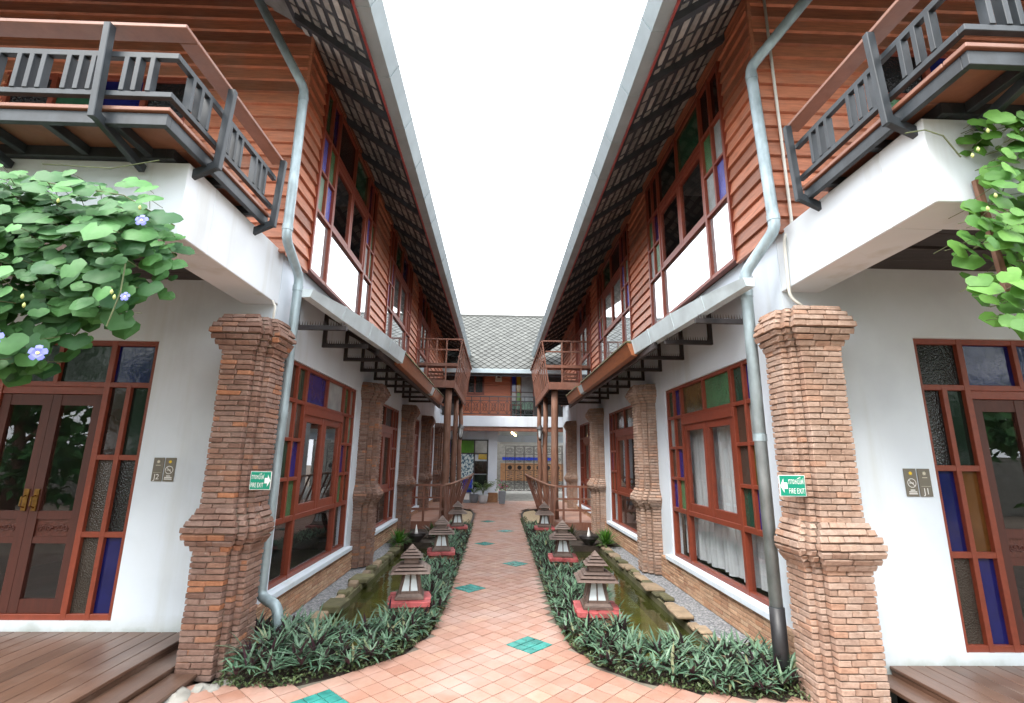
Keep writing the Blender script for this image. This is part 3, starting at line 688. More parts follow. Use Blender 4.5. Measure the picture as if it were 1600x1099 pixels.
    hr = S.mb(); hr.box(-7, ne+.055, se-.06, se+.07, zh, zh+.032); hr.box(ne-.075, ne+.055, se+.071, send+.05, zh-.001, zh+.031); hr.build('handrail', 'handrail', H, bev=.005)
    def balu(n, s, ax):
        m = S.mb(); a, c = (.016, .026) if ax == 'n' else (.026, .016); m.box(n-a, n+a, s-c, s+c, zl+.02, zr-.022); m.build('baluster', 'steel', H, bev=.002)
    for k in range(7):
        base = -.315-k*.94
        for d in (-.10, -.18, -.26, -.42, -.50, -.58, -.72, -.80, -.88)[:9 if k else 9]: balu(base+d+.0, se, 'n')
    for d in (.115, .19, .285): balu(-.315+d, se, 'n')
    for s in (-1.90, -1.80, -1.70, -1.42, -1.33, -1.24, -1.0, -.91, -.82): balu(ne-.01, s, 's')
    # roof
    en = .88 if L else 1.0; sf = -1.95; sl_ = .70; ze = 5.80; nr = -3.0; zr_ = ze+sl_*(en-nr); se2 = LEN+.5
    def slab(pts, t=.06):
        m = S.mb(); k = len(pts); m.add(pts+[(a_, b_, c_+t) for a_, b_, c_ in pts], [tuple(range(k))[::-1], tuple(range(k, 2*k))]+[(i, (i+1) % k, k+(i+1) % k, k+i) for i in range(k)]); return m
    apx = (nr, sf+en-nr, zr_); nb = 2*nr-en
    roof = slab([(en, sf, ze), (en, se2, ze), (nr, se2, zr_), apx]).build('roof', 'rooftop', H)
    slab([(nb, sf, ze), (en, sf, ze), apx]).build('roof_slope', 'rooftop', roof)
    slab([(nb, se2, ze), (nb, sf, ze), apx, (nr, se2, zr_)]).build('roof_slope', 'rooftop', roof)
    sheet = slab([(en-.02, sf+.02, ze-.022), (en-.02, se2, ze-.022), (-.12, se2, ze-.022+sl_*(en+.12)), (-.12, sf+en+.12, ze-.022+sl_*(en+.12))], .015).build('roof_lining', 'rafter', roof)
    slab([(-6.9, sf+.02, ze-.022), (en-.03, sf+.02, ze-.022), (-.12, sf+en+.13, ze-.022+sl_*(en+.12)), (-.12, -.0, ze+sl_*1.93), (-6.9, 0, ze+sl_*1.93)], .012).build('roof_lining', 'rafter', roof)
    s = -1.2
    while s < se2:
        m = S.mb(); hh = .10; n1 = -.02; z0 = ze-.024
        m.hexa([(en-.01, s, z0-hh), (en-.01, s+.06, z0-hh), (n1, s+.06, z0-hh+sl_*(en-n1)), (n1, s, z0-hh+sl_*(en-n1)), (en-.01, s, z0-.001), (en-.01, s+.06, z0-.001), (n1, s+.06, z0-.001+sl_*(en-n1)), (n1, s, z0-.001+sl_*(en-n1))])
        m.build('rafter', 'rafter', roof); s += .80
    tl = S.mb(); d = .07; row = 0
    while d < en-.04:
        s = sf+.1+d+(.13 if row % 2 else 0)
        while s < se2-.3:
            l = .225+RN.uniform(-.02, .01); wdt = .072+RN.uniform(-.01, .012); j = RN.uniform(0, .006); t0 = RN.uniform(-.008, .008)
            zz = lambda q: ze-.026+sl_*q-j
            tl.hexa([(en-d, s, zz(d)-.012), (en-d+t0, s+l, zz(d)-.012), (en-d-wdt, s+l, zz(d+wdt)-.012), (en-d-wdt, s, zz(d+wdt)-.012), (en-d, s, zz(d)), (en-d+t0, s+l, zz(d)), (en-d-wdt, s+l, zz(d+wdt)), (en-d-wdt, s, zz(d+wdt))]); s += .265
        d += .128; row += 1
    tl.build('roof_tiles', 'rooftile', roof, kind='stuff')
    S.mb().box(en, en+.022, sf, se2, ze-.10, ze+.03).build('fascia', 'redtrim', roof)
    s = sf; gp = [(en+.024, ze-.075), (en+.155, ze-.075), (en+.245, ze+.085), (en+.235, ze+.092), (en+.148, ze-.064), (en+.024, ze-.064)]
    def gsec(a, e, nm, grow=0):
        m = S.mb(); c = (sum(p[0] for p in gp)/6, sum(p[1] for p in gp)/6); P = [(p[0]+grow*(1 if p[0] > en+.1 else 0), p[1]-grow*(1 if p[1] < ze else -.3)) for p in gp]; k = len(P)
        m.add([(x, a, z) for x, z in P]+[(x, e, z) for x, z in P], [tuple(range(k)), tuple(range(k, 2*k))[::-1]]+[(i, (i+1) % k, k+(i+1) % k, k+i) for i in range(k)]); return m.build(nm, 'gutter', roof)
    while s < se2:
        e = min(s+.86, se2); gsec(s, e-.002, 'gutter_section'); gsec(s-.012, s+.012, 'gutter_joint', .005); s = e
    # eave boards lining the wall top
    for k in range(4): S.mb().box(.04, .075, -.1, LEN, 6.30+k*.052, 6.345+k*.052).build('frieze_board', 'siding', roof)
    # lean-to canopy along the lane wall with spiked brackets
    nc = .62
    pts = [(.42, -.40), (.50, .35), (.585, 1.15), (.655, 1.95), (.70, 2.75)] if L else [(.40, -.25), (.47, .45), (.53, 1.15), (.58, 1.85), (.62, 2.45)]
    ce = [(min(n_-.015, nc+.02), s_) for n_, s_ in pts[1:]]+[(nc+.02, 9.2)]; cs = S.mb(); zc_ = lambda n_: 3.44-.29*n_/.64
    for (na, sa), (nb_, sb) in zip(ce, ce[1:]): cs.hexa([(0, sa, 3.44), (na, sa, zc_(na)), (nb_, sb, zc_(nb_)), (0, sb, 3.44), (0, sa, 3.46), (na, sa, zc_(na)+.02), (nb_, sb, zc_(nb_)+.02), (0, sb, 3.46)])
    can = cs.build('canopy', 'iron', H); S.mb().box(nc-.03, nc+.015, 1.75, 9.2, 2.985, 3.145).build('edge_beam', 'iron', can)
    for k in range(9):
        s = .43+k*.90 if L else .56+k*.93
        m = S.mb(); m.box(0, .045, s-.022, s+.022, 2.98, 3.43); m.box(.046, nc-.031, s-.022, s+.022, 2.98, 3.03)
        gn = min([nc-.031]+[x-.04 for x, y in pts if y < s+.5 and y > s-.5]); gz = 3.375-.27*(gn-.046)/.543; m.hexa([(.046, s-.02, 3.375), (gn, s-.02, gz), (gn, s+.02, gz), (.046, s+.02, 3.375), (.046, s-.02, 3.42), (gn, s-.02, gz+.045), (gn, s+.02, gz+.045), (.046, s+.02, 3.42)])
        for q in range(18):
            x = .06+q*.029; m.add([(x-.005, s-.004, 3.03), (x+.005, s-.004, 3.03), (x+.005, s+.004, 3.03), (x-.005, s+.004, 3.03), (x, s, 3.085)], [(0, 1, 4), (1, 2, 4), (2, 3, 4), (3, 0, 4)])
        m.build('bracket', 'iron', can)
    # gutter of the canopy: galvanised near sections, timber cased further on
    for (na, sa), (nb_, sb) in zip(pts, pts[1:]):
        m = S.mb(); zb = 3.06
        def prof(n_, s_, g_=0): f_ = .55 if s_ < .1 else .85 if s_ < .6 else 1; return [(n_-.02, s_, zb-g_+.06*(1-f_)), (n_+.06+g_, s_, zb+.005-g_+.06*(1-f_)), (n_+.06+.04*f_+g_, s_, zb+.195*f_+g_), (n_-.02, s_, zb+.20*f_+g_)]
        A_, B_ = prof(na, sa+.004), prof(nb_, sb-.004); m.add(A_+B_, [(0, 1, 2, 3), (7, 6, 5, 4)]+[(i, (i+1) % 4, 4+(i+1) % 4, 4+i) for i in range(4)]); m.build('sheet_gutter', 'galv', can)
        m = S.mb(); A_, B_ = prof(nb_, sb-.018, .004), prof(nb_, sb+.014, .004); m.add(A_+B_, [(0, 1, 2, 3), (7, 6, 5, 4)]+[(i, (i+1) % 4, 4+(i+1) % 4, 4+i) for i in range(4)]); m.build('gutter_joint', 'galv', can)
    na = pts[-1][0]
    for a_, e_, mt, nm in ((pts[-1][1], 6.3, 'fasciawood', 'gutter_casing'), (6.3, 6.85, 'galv', 'sheet_gutter'), (6.85, 8.6, 'fasciawood', 'gutter_casing')):
        k = .0 if mt == 'galv' else .018
        m = S.mb(); n_ = nc+.02; m.hexa([(n_, a_+.004, 3.05-k), (n_+.07+k, a_+.004, 3.06-k), (n_+.07+k, e_-.004, 3.06-k), (n_, e_-.004, 3.05-k), (n_, a_+.004, 3.19), (n_+.13+k, a_+.004, 3.225), (n_+.13+k, e_-.004, 3.225), (n_, e_-.004, 3.19)])
        m.build(nm, mt, can, bev=.003)
        if mt != 'galv': S.mb().box(n_+.09, n_+.165, a_, e_, 3.226, 3.25).build('casing_cap', 'moss', can)
    # rain pipe
    if L: P_ = [(-.33, -.57, 6.35), (.155, -.33, 5.46), (.155, -.33, 3.72), (.15, .075, 3.47), (.125, .075, .32), (.32, .0, .26), (.39, -.04, .0)]
    else: P_ = [(-.34, -.60, 5.98), (.155, -.155, 5.42), (.155, -.26, 3.63), (.335, -.01, 3.30), (.335, .0, .46)]
    pp = S.mb().pipe(P_, .047 if L else .05, 14).build('rain_pipe', 'pipe', H, smooth=True)
    for z in ((5.34, 3.84, 3.34, 2.0) if L else (5.30, 3.74, 3.10, 1.8)):
        i = max(i for i in range(len(P_)-1) if P_[i][2] >= z); A_, B_ = Vector(P_[i]), Vector(P_[i+1]); f_ = (A_.z-z)/max(1e-5, A_.z-B_.z); c = A_.lerp(B_, f_); dv = (B_-A_).normalized()*.03
        S.mb().tube([tuple(c-dv), tuple(c+dv)], .052 if L else .055, 14).build('pipe_collar', 'pipe', pp)
    if not L:
        S.mb().tube([(.335, -.003, .46), (.335, .0, -.14)], .058, 14).build('pipe_sleeve', 'blackpvc', pp, smooth=True)
        S.mb().pipe([(-.07, -.155, 6.4), (-.075, -.155, 3.72), (.02, -.16, 3.60), (.03, -.16, 3.02), (-.10, -.17, 2.92)], .014, 8).build('conduit', 'pvc', H, smooth=True)
    else:
        S.mb().tube([(.02, -.175, 3.12), (.05, -.17, 3.06), (.06, -.2, 2.86)], .012, 8).build('conduit', 'pvc', H, smooth=True)
    # deck with two steps towards the lane
    e0, e1, e2 = (-.395, -.185, .02) if L else (-.52, -.33, -.11)
    dk_ = empty('deck', S.P(-3, -1.5, 0), 'brown board deck with two steps below the J2 door' if L else 'brown board deck with two steps below the J1 door', 'deck', 'board decks')
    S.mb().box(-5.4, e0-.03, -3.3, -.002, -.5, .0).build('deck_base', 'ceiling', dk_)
    n = e0; k = 0
    while n > -5.3: S.mb().box(n-.136, n, -3.4, -.004, .012, .04).build('board', 'deck', dk_, bev=.004); n -= .142; k += 1
    S.mb().box(e0-.018, e0-.003, -3.4, -.02, -.10, .010).build('riser', 'deck', dk_)
    pf = -.60 if L else -.485
    S.mb().box(e0, e1, -3.4, -.012, -.048, -.018).build('tread', 'deck', dk_, bev=.004); S.mb().box(e1-.03, e1-.012, -3.4, -.55, -.13, -.049).build('riser', 'deck', dk_)
    S.mb().box(e1+.002, e2, -3.4, pf-.015, -.083, -.055).build('tread', 'deck', dk_, bev=.004); S.mb().box(e1+.02, e2-.03, -3.4, pf-.02, -.3, -.084).build('riser', 'deck', dk_)
    return H
HL = house(LEFT, 'L'); HR = house(RIGHT, 'R')

# ------------------------------------------------------------------ signs
def fire_sign(S, n0, n1, s, z0, z1, arrow, label):
    r = empty('exit_sign', S.P((n0+n1)/2, s, z0), label, 'sign', 'green fire exit signs')
    S.mb().box(n0, n1, s, s+.006, z0, z1).build('plate', 'white', r); S.mb().box(n0+.004, n1-.004, s-.0015, s-.0005, z0+.004, z1-.004).build('face', 'sign_green', r)
    xa, xb = sorted((S.P(n0, s, 0)[0], S.P(n1, s, 0)[0])); y = S.P(0, s, 0)[1]-.003; zc = (z0+z1)/2; w = xb-xa; hx = (z1-z0)
    tx = xa+w*.36 if arrow > 0 else xa+w*.64
    text('lettering', 'ทางหนีไฟ', hx*.40, (tx, y, zc+hx*.20), (1, 0, 0), (0, 0, 1), 'white', r, w*.58)
    text('lettering', 'FIRE EXIT', hx*.36, (tx, y, zc-hx*.26), (1, 0, 0), (0, 0, 1), 'white', r, w*.60)
    cx = xa+w*.84 if arrow > 0 else xa+w*.16; a = arrow*w*.14
    raw('arrow', [(cx-a, y, zc-hx*.15), (cx, y, zc-hx*.15), (cx, y, zc-hx*.34), (cx+a, y, zc), (cx, y, zc+hx*.34), (cx, y, zc+hx*.15), (cx-a, y, zc+hx*.15)], [(0, 1, 5, 6), (2, 3, 4), (1, 2, 4, 5)], 'white', r)
fire_sign(LEFT, .215, .39, -.575, 1.315, 1.465, 1, 'green fire exit sign with right arrow on left brick pier')
fire_sign(RIGHT, .255, .455, -.432, 1.345, 1.50, -1, 'green fire exit sign with left arrow on right brick pier')
def door_plates(S, x0, x1, x2, z0, z1, num, sun_first, lab1, lab2):
    for (a, b), isnum in (((x0, x1), not sun_first), ((x1, x2), sun_first)):
        y = S.y0; g = .006; r = empty('door_plate', ((a+b)/2, y-.01, z0), lab1 if isnum else lab2, 'sign', 'taupe door plates'); xc = (a+b)/2; h = z1-z0
        MB().box(a+g, b-g, y-.010, y-.0005, z0, z1).build('plate', 'signgrey', r, bev=.002)
        yy = y-.0125; vs = [(xc, yy, z1-h*.17)]; R0 = h*.085
        for k in range(16): rr = R0*(1 if k % 2 else .55); vs.append((xc+rr*math.cos(k*math.pi/8), yy, z1-h*.17+rr*math.sin(k*math.pi/8)))
        raw('sun_emblem', vs, [(0, k+1, (k+1) % 16+1) for k in range(16)], 'cream' if isnum else 'yellow', r)
        if isnum:
            text('number', num, h*.32, (xc, yy, z0+h*.18), (1, 0, 0), (0, 0, 1), 'white', r)
            MB().box(a+.02, b-.02, yy, yy+.001, z0+h*.36, z0+h*.37).build('rule', 'cream', r); MB().box(xc-.022, xc+.022, yy, yy+.001, z1-h*.335, z1-h*.31).build('small_print', 'cream', r)
        else:
            vs, fs = [], []
            for k in range(24):
                c, s_ = math.cos(k*math.pi/12), math.sin(k*math.pi/12); vs += [(xc+.038*c, yy, z0+h*.48+.038*s_), (xc+.033*c, yy, z0+h*.48+.033*s_)]; fs.append((2*k, (2*k+2) % 48, (2*k+3) % 48, 2*k+1))
            raw('prohibition_ring', vs, fs, 'white', r); MB().bar((xc-.024, yy, z0+h*.48+.024), (xc+.024, yy, z0+h*.48-.024), .004, .002, (0, 1, 0)).build('prohibition_bar', 'white', r)
            MB().box(xc-.022, xc+.016, yy, yy+.001, z0+h*.465, z0+h*.495).build('cigarette', 'white', r)
            for q, wd in ((.21, .02), (.145, .034), (.08, .036)): MB().box(xc-wd, xc+wd, yy, yy+.001, z0+h*q, z0+h*(q+.035)).build('small_print', 'white', r)
door_plates(LEFT, -3.305, -3.195, -3.085, 1.345, 1.565, 'J2', False, 'taupe plate reading J2 on left white wall', 'taupe no-smoking plate beside the J2 plate')
door_plates(RIGHT, 3.475, 3.595, 3.715, 1.325, 1.555, 'J1', True, 'taupe plate reading J1 on right white wall', 'taupe no-smoking plate beside the J1 plate')

# ------------------------------------------------------------------ planted beds, ponds
def bed(S, E, label, side):
    """oyster plants: rosettes of stiff blades over the bed between lane edge and pond"""
    sg = -1 if side == 'L' else 1; rs = random.Random(5 if side == 'L' else 6)
    pond_x = (-1.10, -2.02) if side == 'L' else (1.30, 2.18); y_p = 0
    V, F, V2, F2 = [], [], [], []
    PB = ([(-2.16, 4.15)]+LE[1:9]+[(-1.10, 13.4), (-1.10, 4.98), (-2.2, 4.98)]) if side == 'L' else ([(2.50, 3.90)]+RE[1:10]+[(1.28, 14.5), (1.28, 4.62), (2.55, 4.62)])
    inside = lambda x, y: y < 12.6 and in_poly(PB, x, y) and not (abs(x) > (2.0 if side == 'L' else 2.34) and y < 4.75)
    lamps = LAMP_L if side == 'L' else LAMP_R
    def blade(V, F, c, az, tilt, L, w, bend):
        d = Vector((math.cos(az), math.sin(az), 0)); sd = Vector((-d.y, d.x, 0)); p = Vector(c); b0 = len(V); ang = tilt
        prof = ((0, .55), (.35, 1.0), (.7, .72), (1, .03)); last = 0
        for k, (t, wk) in enumerate(prof):
            p = p+(d*math.cos(ang)+Vector((0, 0, math.sin(ang))))*L*(t-last); last = t; ang -= bend
            nrm = Vector((-d.x*math.sin(ang), -d.y*math.sin(ang), math.cos(ang)))
            V += [tuple(p-sd*w*wk/2+nrm*w*.22*wk), tuple(p), tuple(p+sd*w*wk/2+nrm*w*.22*wk)]
            if k:
                o = b0+(k-1)*3; F += [(o+3, o+4, o+1, o), (o+4, o+5, o+2, o+1)]
    x0, x1 = (-2.15, -.5) if side == 'L' else (.6, 2.5); n = 0
    step = .104; y = 3.6
    while y < 12.7:
        st = step if y < 7 else step*1.15
        x = x0
        while x < x1:
            px, py = x+rs.uniform(-.055, .055), y+rs.uniform(-.055, .055)
            if inside(px, py) and all(max(abs(px-lx), abs(py-ly)) > .20 for lx, ly in lamps):
                edge = 0
                for (xa, ya), (xb, yb) in zip(E, E[1:]):
                    a, b = Vector((xa, ya)), Vector((xb, yb)); t = max(0, min(1, (Vector((px, py))-a).dot(b-a)/(b-a).length_squared)); edge = max(edge, 1-min(1, (Vector((px, py))-a.lerp(b, t)).length/.22))
                hgt = (rs.uniform(.21, .33) if side == 'L' and px < -1.35 and py < 5 else rs.uniform(.15, .25))*(1-.55*edge)*(1 if py < 6.5 else .85)
                zc = GZ+.02+hgt*.35; k = rs.randint(10, 15)
                for q in range(k):
                    az = rs.uniform(0, 6.283); tl = rs.uniform(.35, 1.35); blade(V, F, (px, py, zc), az, tl, rs.uniform(.8, 1.15)*(.07+hgt*.62), rs.uniform(.020, .030), rs.uniform(.08, .32))
                n += 1
            x += st
        y += st
    o = raw('oyster_plant_bed', V, F, 'hedge', kind='stuff'); tag(o, label, 'ground cover', 'oyster plant beds')
    # small creeping leaves along the lane edge
    for (xa, ya), (xb, yb) in zip(E, E[1:]):
        if ya > 12.6: break
        a, b = Vector((xa, ya)), Vector((xb, yb)); Ln = (b-a).length; nn = Vector(((b-a).y, -(b-a).x)).normalized()
        if nn.dot(Vector((sg, 0.35 if ya < 5 else 0))) < 0: nn = -nn
        for k in range(int(Ln*(620 if ya < 6 else 330))):
            t = rs.random(); off = rs.random()**1.4*.15; c = a.lerp(b, t)+nn*off; z = GZ+.005+rs.random()*(.025+off*.75)
            s_ = rs.uniform(.010, .020); M3 = Euler((rs.uniform(-1, 1), rs.uniform(-1, 1), rs.uniform(0, 6.3))).to_matrix(); b0 = len(V2)
            V2 += [tuple(Vector((c.x, c.y, z))+M3 @ Vector(q)*s_) for q in ((-1, 0, 0), (0, -.55, .1), (1.1, 0, 0), (0, .55, .1))]; F2 += [(b0, b0+1, b0+2, b0+3)]
    o2 = raw('creeping_cover', V2, F2, 'cover', kind='stuff'); tag(o2, 'tiny creeping leaves edging the '+('left' if side == 'L' else 'right')+' bed along the tiles', 'ground cover', 'creeping leaves at the lane edge')
LAMP_L = [(-.92, 5.72), (-.89, 8.45), (-.86, 11.35)]; LAMP_R = [(1.05, 5.40), (1.05, 8.02), (1.08, 11.3)]
soil = MB(); soil.prism([(-2.16, 4.15)]+LE[1:9]+[(-1.10, 13.4), (-1.10, 4.98), (-2.2, 4.98)], -.6, GZ-.015)
soil.build('bed_soil', 'soil', kind='structure')
soil = MB(); soil.prism(([(2.50, 3.90)]+RE[1:10]+[(1.28, 14.5), (1.28, 4.62), (2.55, 4.62)])[::-1], -.6, GZ-.015)
soil.build('bed_soil', 'soil', kind='structure')
bed(LEFT, LE, 'dense oyster plants with purple undersides edging the left side of the tiled lane', 'L')
bed(RIGHT, RE, 'dense oyster plants with purple undersides edging the right side of the tiled lane', 'R')
WZ = -.235
def pond(side):
    L = side == 'L'; S = LEFT if L else RIGHT; rs = random.Random(3 if L else 4)
    xa, xb = (-1.10, -1.88) if L else (1.28, 2.12); y0, y1 = (4.98, 10.6) if L else (4.62, 10.4); sg = -1 if L else 1
    lo, hi = min(xa, xb), max(xa, xb)
    MB().box(lo-.0, hi+.0, y0, y1, -.58, -.50).build('pond_bed', 'bed', kind='structure')
    raw('pond_water', [(lo-.05, y0-.02, WZ), (hi+.05, y0-.02, WZ), (hi+.05, y1, WZ), (lo-.05, y1, WZ)], [(0, 1, 2, 3)], 'water', kind='structure')
    wl = MB(); wl.box(xa-.02, xa+.02, y0, y1, -.6, GZ-.02) if True else None
    wl.box(lo, hi, y0-.03, y0+.005, -.6, GZ-.03); wl.box(min(xb, xb+sg*.05), max(xb, xb+sg*.05), y0, y1, -.6, GZ-.06)
    wl.build('pond_wall', 'moss', kind='structure')
    gx = sorted((xb+sg*.30, S.x0-sg*.0)); gx2 = sorted((xb+sg*.05, S.x0+sg*.01))
    MB().box(gx2[0], gx2[1], y0-.4, 13.0, -.6, GZ-.035).build('gravel_strip', 'gravel', kind='structure')
    cop = empty('stone_edging', (xb, y0, -.1), 'mossy yellow stone edging of the left pond' if L else 'flat pale slab edging of the right pond', 'stone edge', 'pond edgings')
    y = y0-.12; k = 0
    while y < y1:
        l = rs.uniform(.14, .30) if L else rs.uniform(.18, .27); ov = rs.uniform(-.03, .05) if L else rs.uniform(-.01, .03); w = rs.uniform(.10, .17); zt = GZ-.01+rs.uniform(-.02, .025); th = rs.uniform(.06, .09) if L else rs.uniform(.035, .05)
        if k in (6, 11): ov += .09; l = .36; zt += .02
        q = [(xb-sg*ov, y+.006), (xb-sg*(ov+rs.uniform(-.03, .03)), y+l-.008), (xb+sg*(w), y+l-.006), (xb+sg*(w+rs.uniform(-.03, .03)), y+.004)]
        if L: q = q[::-1]
        m = MB().prism(q[::-1], zt-th, zt); m.build('edging_stone', ('stone', 'moss', 'moss', 'stone')[rs.randint(0, 3)] if L else ('stone', 'stone', 'moss')[rs.randint(0, 2)], cop, bev=.014)
        if rs.random() < (.8 if L else .4):
            q2 = [(xb-sg*(ov*.3-.012), y), (xb-sg*(ov*.3-.012), y+l), (xb+sg*.16, y+l), (xb+sg*.16, y)]
            MB().prism(q2, zt-th-.075, zt-th-.004).build('edging_stone', 'moss', cop, bev=.01)
        y += l; k += 1
    # fountain bowl on a stub, ferns, planter beyond the water
    fx, fy = (-1.66, 10.7) if L else (1.92, 10.5)
    f = empty('fountain', (fx, fy, -.3), 'small dark fountain bowl with a white jet in the '+('left' if L else 'right')+' pond', 'fountain', 'pond fountains')
    MB().lathe((fx, fy, -.4), [(.13, 0), (.10, .12), (.09, .30), (.16, .38), (.21, .44), (.20, .455), (.14, .42), (.02, .41)], 16).build('bowl', 'iron', f, smooth=True)
    MB().lathe((fx, fy, .02), [(.050, 0), (.035, .06), (.018, .13), (.004, .2)], 10).build('water_jet', 'white', f, smooth=True)
    for k in range(2):
        px = (S.x0+S.sg*.36) if k < 1 else fx+S.sg*.28; py = 10.35 if k < 1 else 11.2; V, F = [], []
        for q in range(150):
            az, tl, l = rs.uniform(0, 6.28), rs.uniform(.1, 1.4), rs.uniform(.15, .42); d = Vector((math.cos(az)*math.cos(tl), math.sin(az)*math.cos(tl), math.sin(tl))); sd = Vector((-math.sin(az), math.cos(az), 0))*.016
            p = Vector((px, py, -.10)); b0 = len(V); V += [tuple(p+d*l*.2-sd*.4), tuple(p+d*l*.2+sd*.4), tuple(p+d*l*.65+sd), tuple(p+d*l-Vector((0, 0, .04))), tuple(p+d*l*.65-sd)]; F += [(b0, b0+1, b0+2, b0+4), (b0+4, b0+2, b0+3)]
        fr = raw('fern', V, F, 'fern' if k < 1 else 'cover'); tag(fr, ('bright green' if k < 1 else 'dull green')+' bushy fern by the '+('left' if L else 'right')+' fountain', 'fern', 'ferns at the '+('left' if L else 'right')+' fountain')
    st = [(xa, y1), (xb+sg*.5, y1), (xb+sg*.5, 13.2), (xa, 13.2)]
    MB().prism(st if not L else st[::-1], -.6, GZ-.02).build('bed_soil', 'soil', kind='structure')
pond('L'); pond('R')

# ------------------------------------------------------------------ garden lanterns
def lantern(x, y, rz, label):
    r = empty('garden_lantern', (x, y, GZ), label, 'garden lamp', 'pagoda garden lanterns')
    c, s = math.cos(rz), math.sin(rz); X = lambda a, b, z: (x+a*c-b*s, y+a*s+b*c, z)
    def bx(h, z0, z1, nm, mt, par=r, h2=None, bev=.003):
        h2 = h if h2 is None else h2
        return MB(X).hexa([(-h, -h, z0), (h, -h, z0), (h, h, z0), (-h, h, z0), (-h2, -h2, z1), (h2, -h2, z1), (h2, h2, z1), (-h2, h2, z1)]).build(nm, mt, par, bev=bev)
    ped = bx(.155, -.25, .065, 'pedestal', 'mortar')
    bmsh = LB; z = -.13
    for k in range(5):
        for a, b, lx, ly in ((-.085, -.158, .155, .06), (.08, -.158, .155, .06), (.158, -.08, .06, .155), (.158, .085, .06, .15), (-.158, .0, .06, .3)):
            put(bpy.data.objects.new('brick', bmsh[k % 2]), ped, Matrix.Translation(X(a+(.02 if k % 2 else -.01), b, z)) @ Matrix.Rotation(rz, 4, 'Z') @ Matrix.Diagonal((lx, ly, .036, 1)))
        z += .042
    for a, b, lx, ly in ((-.11, -.165, .205, .12), (.108, -.165, .215, .12), (-.11, .165, .215, .12), (.11, .165, .205, .12), (-.165, 0, .12, .20), (.165, 0, .12, .20)):
        put(bpy.data.objects.new('cap_brick', LC), r, Matrix.Translation(X(a, b, .095+RN.uniform(-.003, .003))) @ Matrix.Rotation(rz+RN.uniform(-.02, .02), 4, 'Z') @ Matrix.Diagonal((lx, ly, .052, 1)))
    bx(.10, .07, .112, 'cap_core', 'cement', bev=0)
    bx(.150, .123, .150, 'base', 'lantern'); bx(.140, .1505, .178, 'base_step', 'lantern', h2=.120)
    b0, b1, z0, z1 = .112, .074, .1785, .385
    fr = MB(X)
    for sx in (-1, 1):
        for sy in (-1, 1): fr.bar((sx*b0*.93, sy*b0*.93, z0), (sx*b1*.93, sy*b1*.93, z1), .026, .026, (sx, sy, 0))
    for d in range(4):
        a = d*math.pi/2; ca, sa = math.cos(a), math.sin(a); q = lambda u, v: (u*ca-v*sa, u*sa+v*ca)
        fr.bar((*q(0, -b0*.96), z0), (*q(0, -b1*.96), z1), .012, .012, (sa, -ca, 0)); fr.bar((*q(-b0*.8, -b0*.95), z0+.012), (*q(b0*.8, -b0*.95), z0+.012), .02, .024); fr.bar((*q(-b1*.8, -b1*.95), z1-.012), (*q(b1*.8, -b1*.95), z1-.012), .018, .024)
    fb = fr.build('lamp_frame', 'lantern', r)
    for d in range(4):
        a = d*math.pi/2; ca, sa = math.cos(a), math.sin(a); q = lambda u, v: (u*ca-v*sa, u*sa+v*ca)
        for sx in (-1, 1):
            u0, u1, t0, t1 = sx*.008, sx*b0*.82, sx*.008, sx*b1*.82
            MB(X).hexa([(*q(u0, -b0*.93), z0+.02), (*q(u1, -b0*.93), z0+.02), (*q(u1, -b0*.89), z0+.02), (*q(u0, -b0*.89), z0+.02), (*q(t0, -b1*.93), z1-.02), (*q(t1, -b1*.93), z1-.02), (*q(t1, -b1*.89), z1-.02), (*q(t0, -b1*.89), z1-.02)]).build('pane', 'lanternglass', fb)
    def tiers(z, hs, nm, dz=.030):
        rf = None
        for h in hs:
            rf = rf or None; o = bx(h, z, z+dz*.62, nm, 'lantern', h2=h-.026); z += dz
        return z
    z = tiers(.388, (.212, .178, .144), 'roof_tier'); bx(.078, z-.008, z+.052, 'vent_box', 'lantern')
    bx(.062, z+.014, z+.034, 'vent_opening', 'iron', h2=.0795, bev=0) if False else None
    z = tiers(z+.054, (.122, .097, .070), 'roof_tier', .028); bx(.044, z-.003, z+.045, 'finial', 'lantern', h2=.003, bev=0)
LB = [chamfer_box('brick', 'brick_d', .07, .03, 40+k) for k in range(2)]; LC = chamfer_box('cap_brick', 'redpaint', .12, .03, 50)
for k, (x, y) in enumerate(LAMP_L): lantern(x, y, .12, ('nearest', 'middle', 'farthest')[k]+' pagoda lantern on painted brick base left of the lane')
for k, (x, y) in enumerate(LAMP_R): lantern(x, y, -.06, ('nearest', 'middle', 'farthest')[k]+' pagoda lantern on painted brick base right of the lane')

# ------------------------------------------------------------------ vines
def leaf_mesh(mat, seed):
    r = random.Random(seed); out = []
    rim = [(0, .04), (.20, -.17), (.50, -.14), (.68, .12), (.66, .40), (.40, .58), (0, .86), (-.40, .60), (-.67, .38), (-.66, .10), (-.50, -.13), (-.20, -.17)]
    vs = [(0, .30, .02)]+[(x*(1+r.uniform(-.08, .08)), y*(1+r.uniform(-.06, .06)), -.16*abs(x)**1.3+.10*math.sin(4*x+r.random())*.4-.12*max(0, y-.4)) for x, y in rim]
    vs += [(x*.5, .30+(y-.30)*.5, .035-.07*abs(x)) for x, y, z in vs[1:]]
    n = len(rim); fs = [(0, n+1+(k+1) % n, n+1+k)[::-1] for k in range(n)]+[(1+k, 1+(k+1) % n, n+1+(k+1) % n, n+1+k) for k in range(n)]
    me = bpy.data.meshes.new('leaf'); me.from_pydata(vs, [], fs); me.materials.append(M[mat])
    for p in me.polygons: p.use_smooth = True
    return me
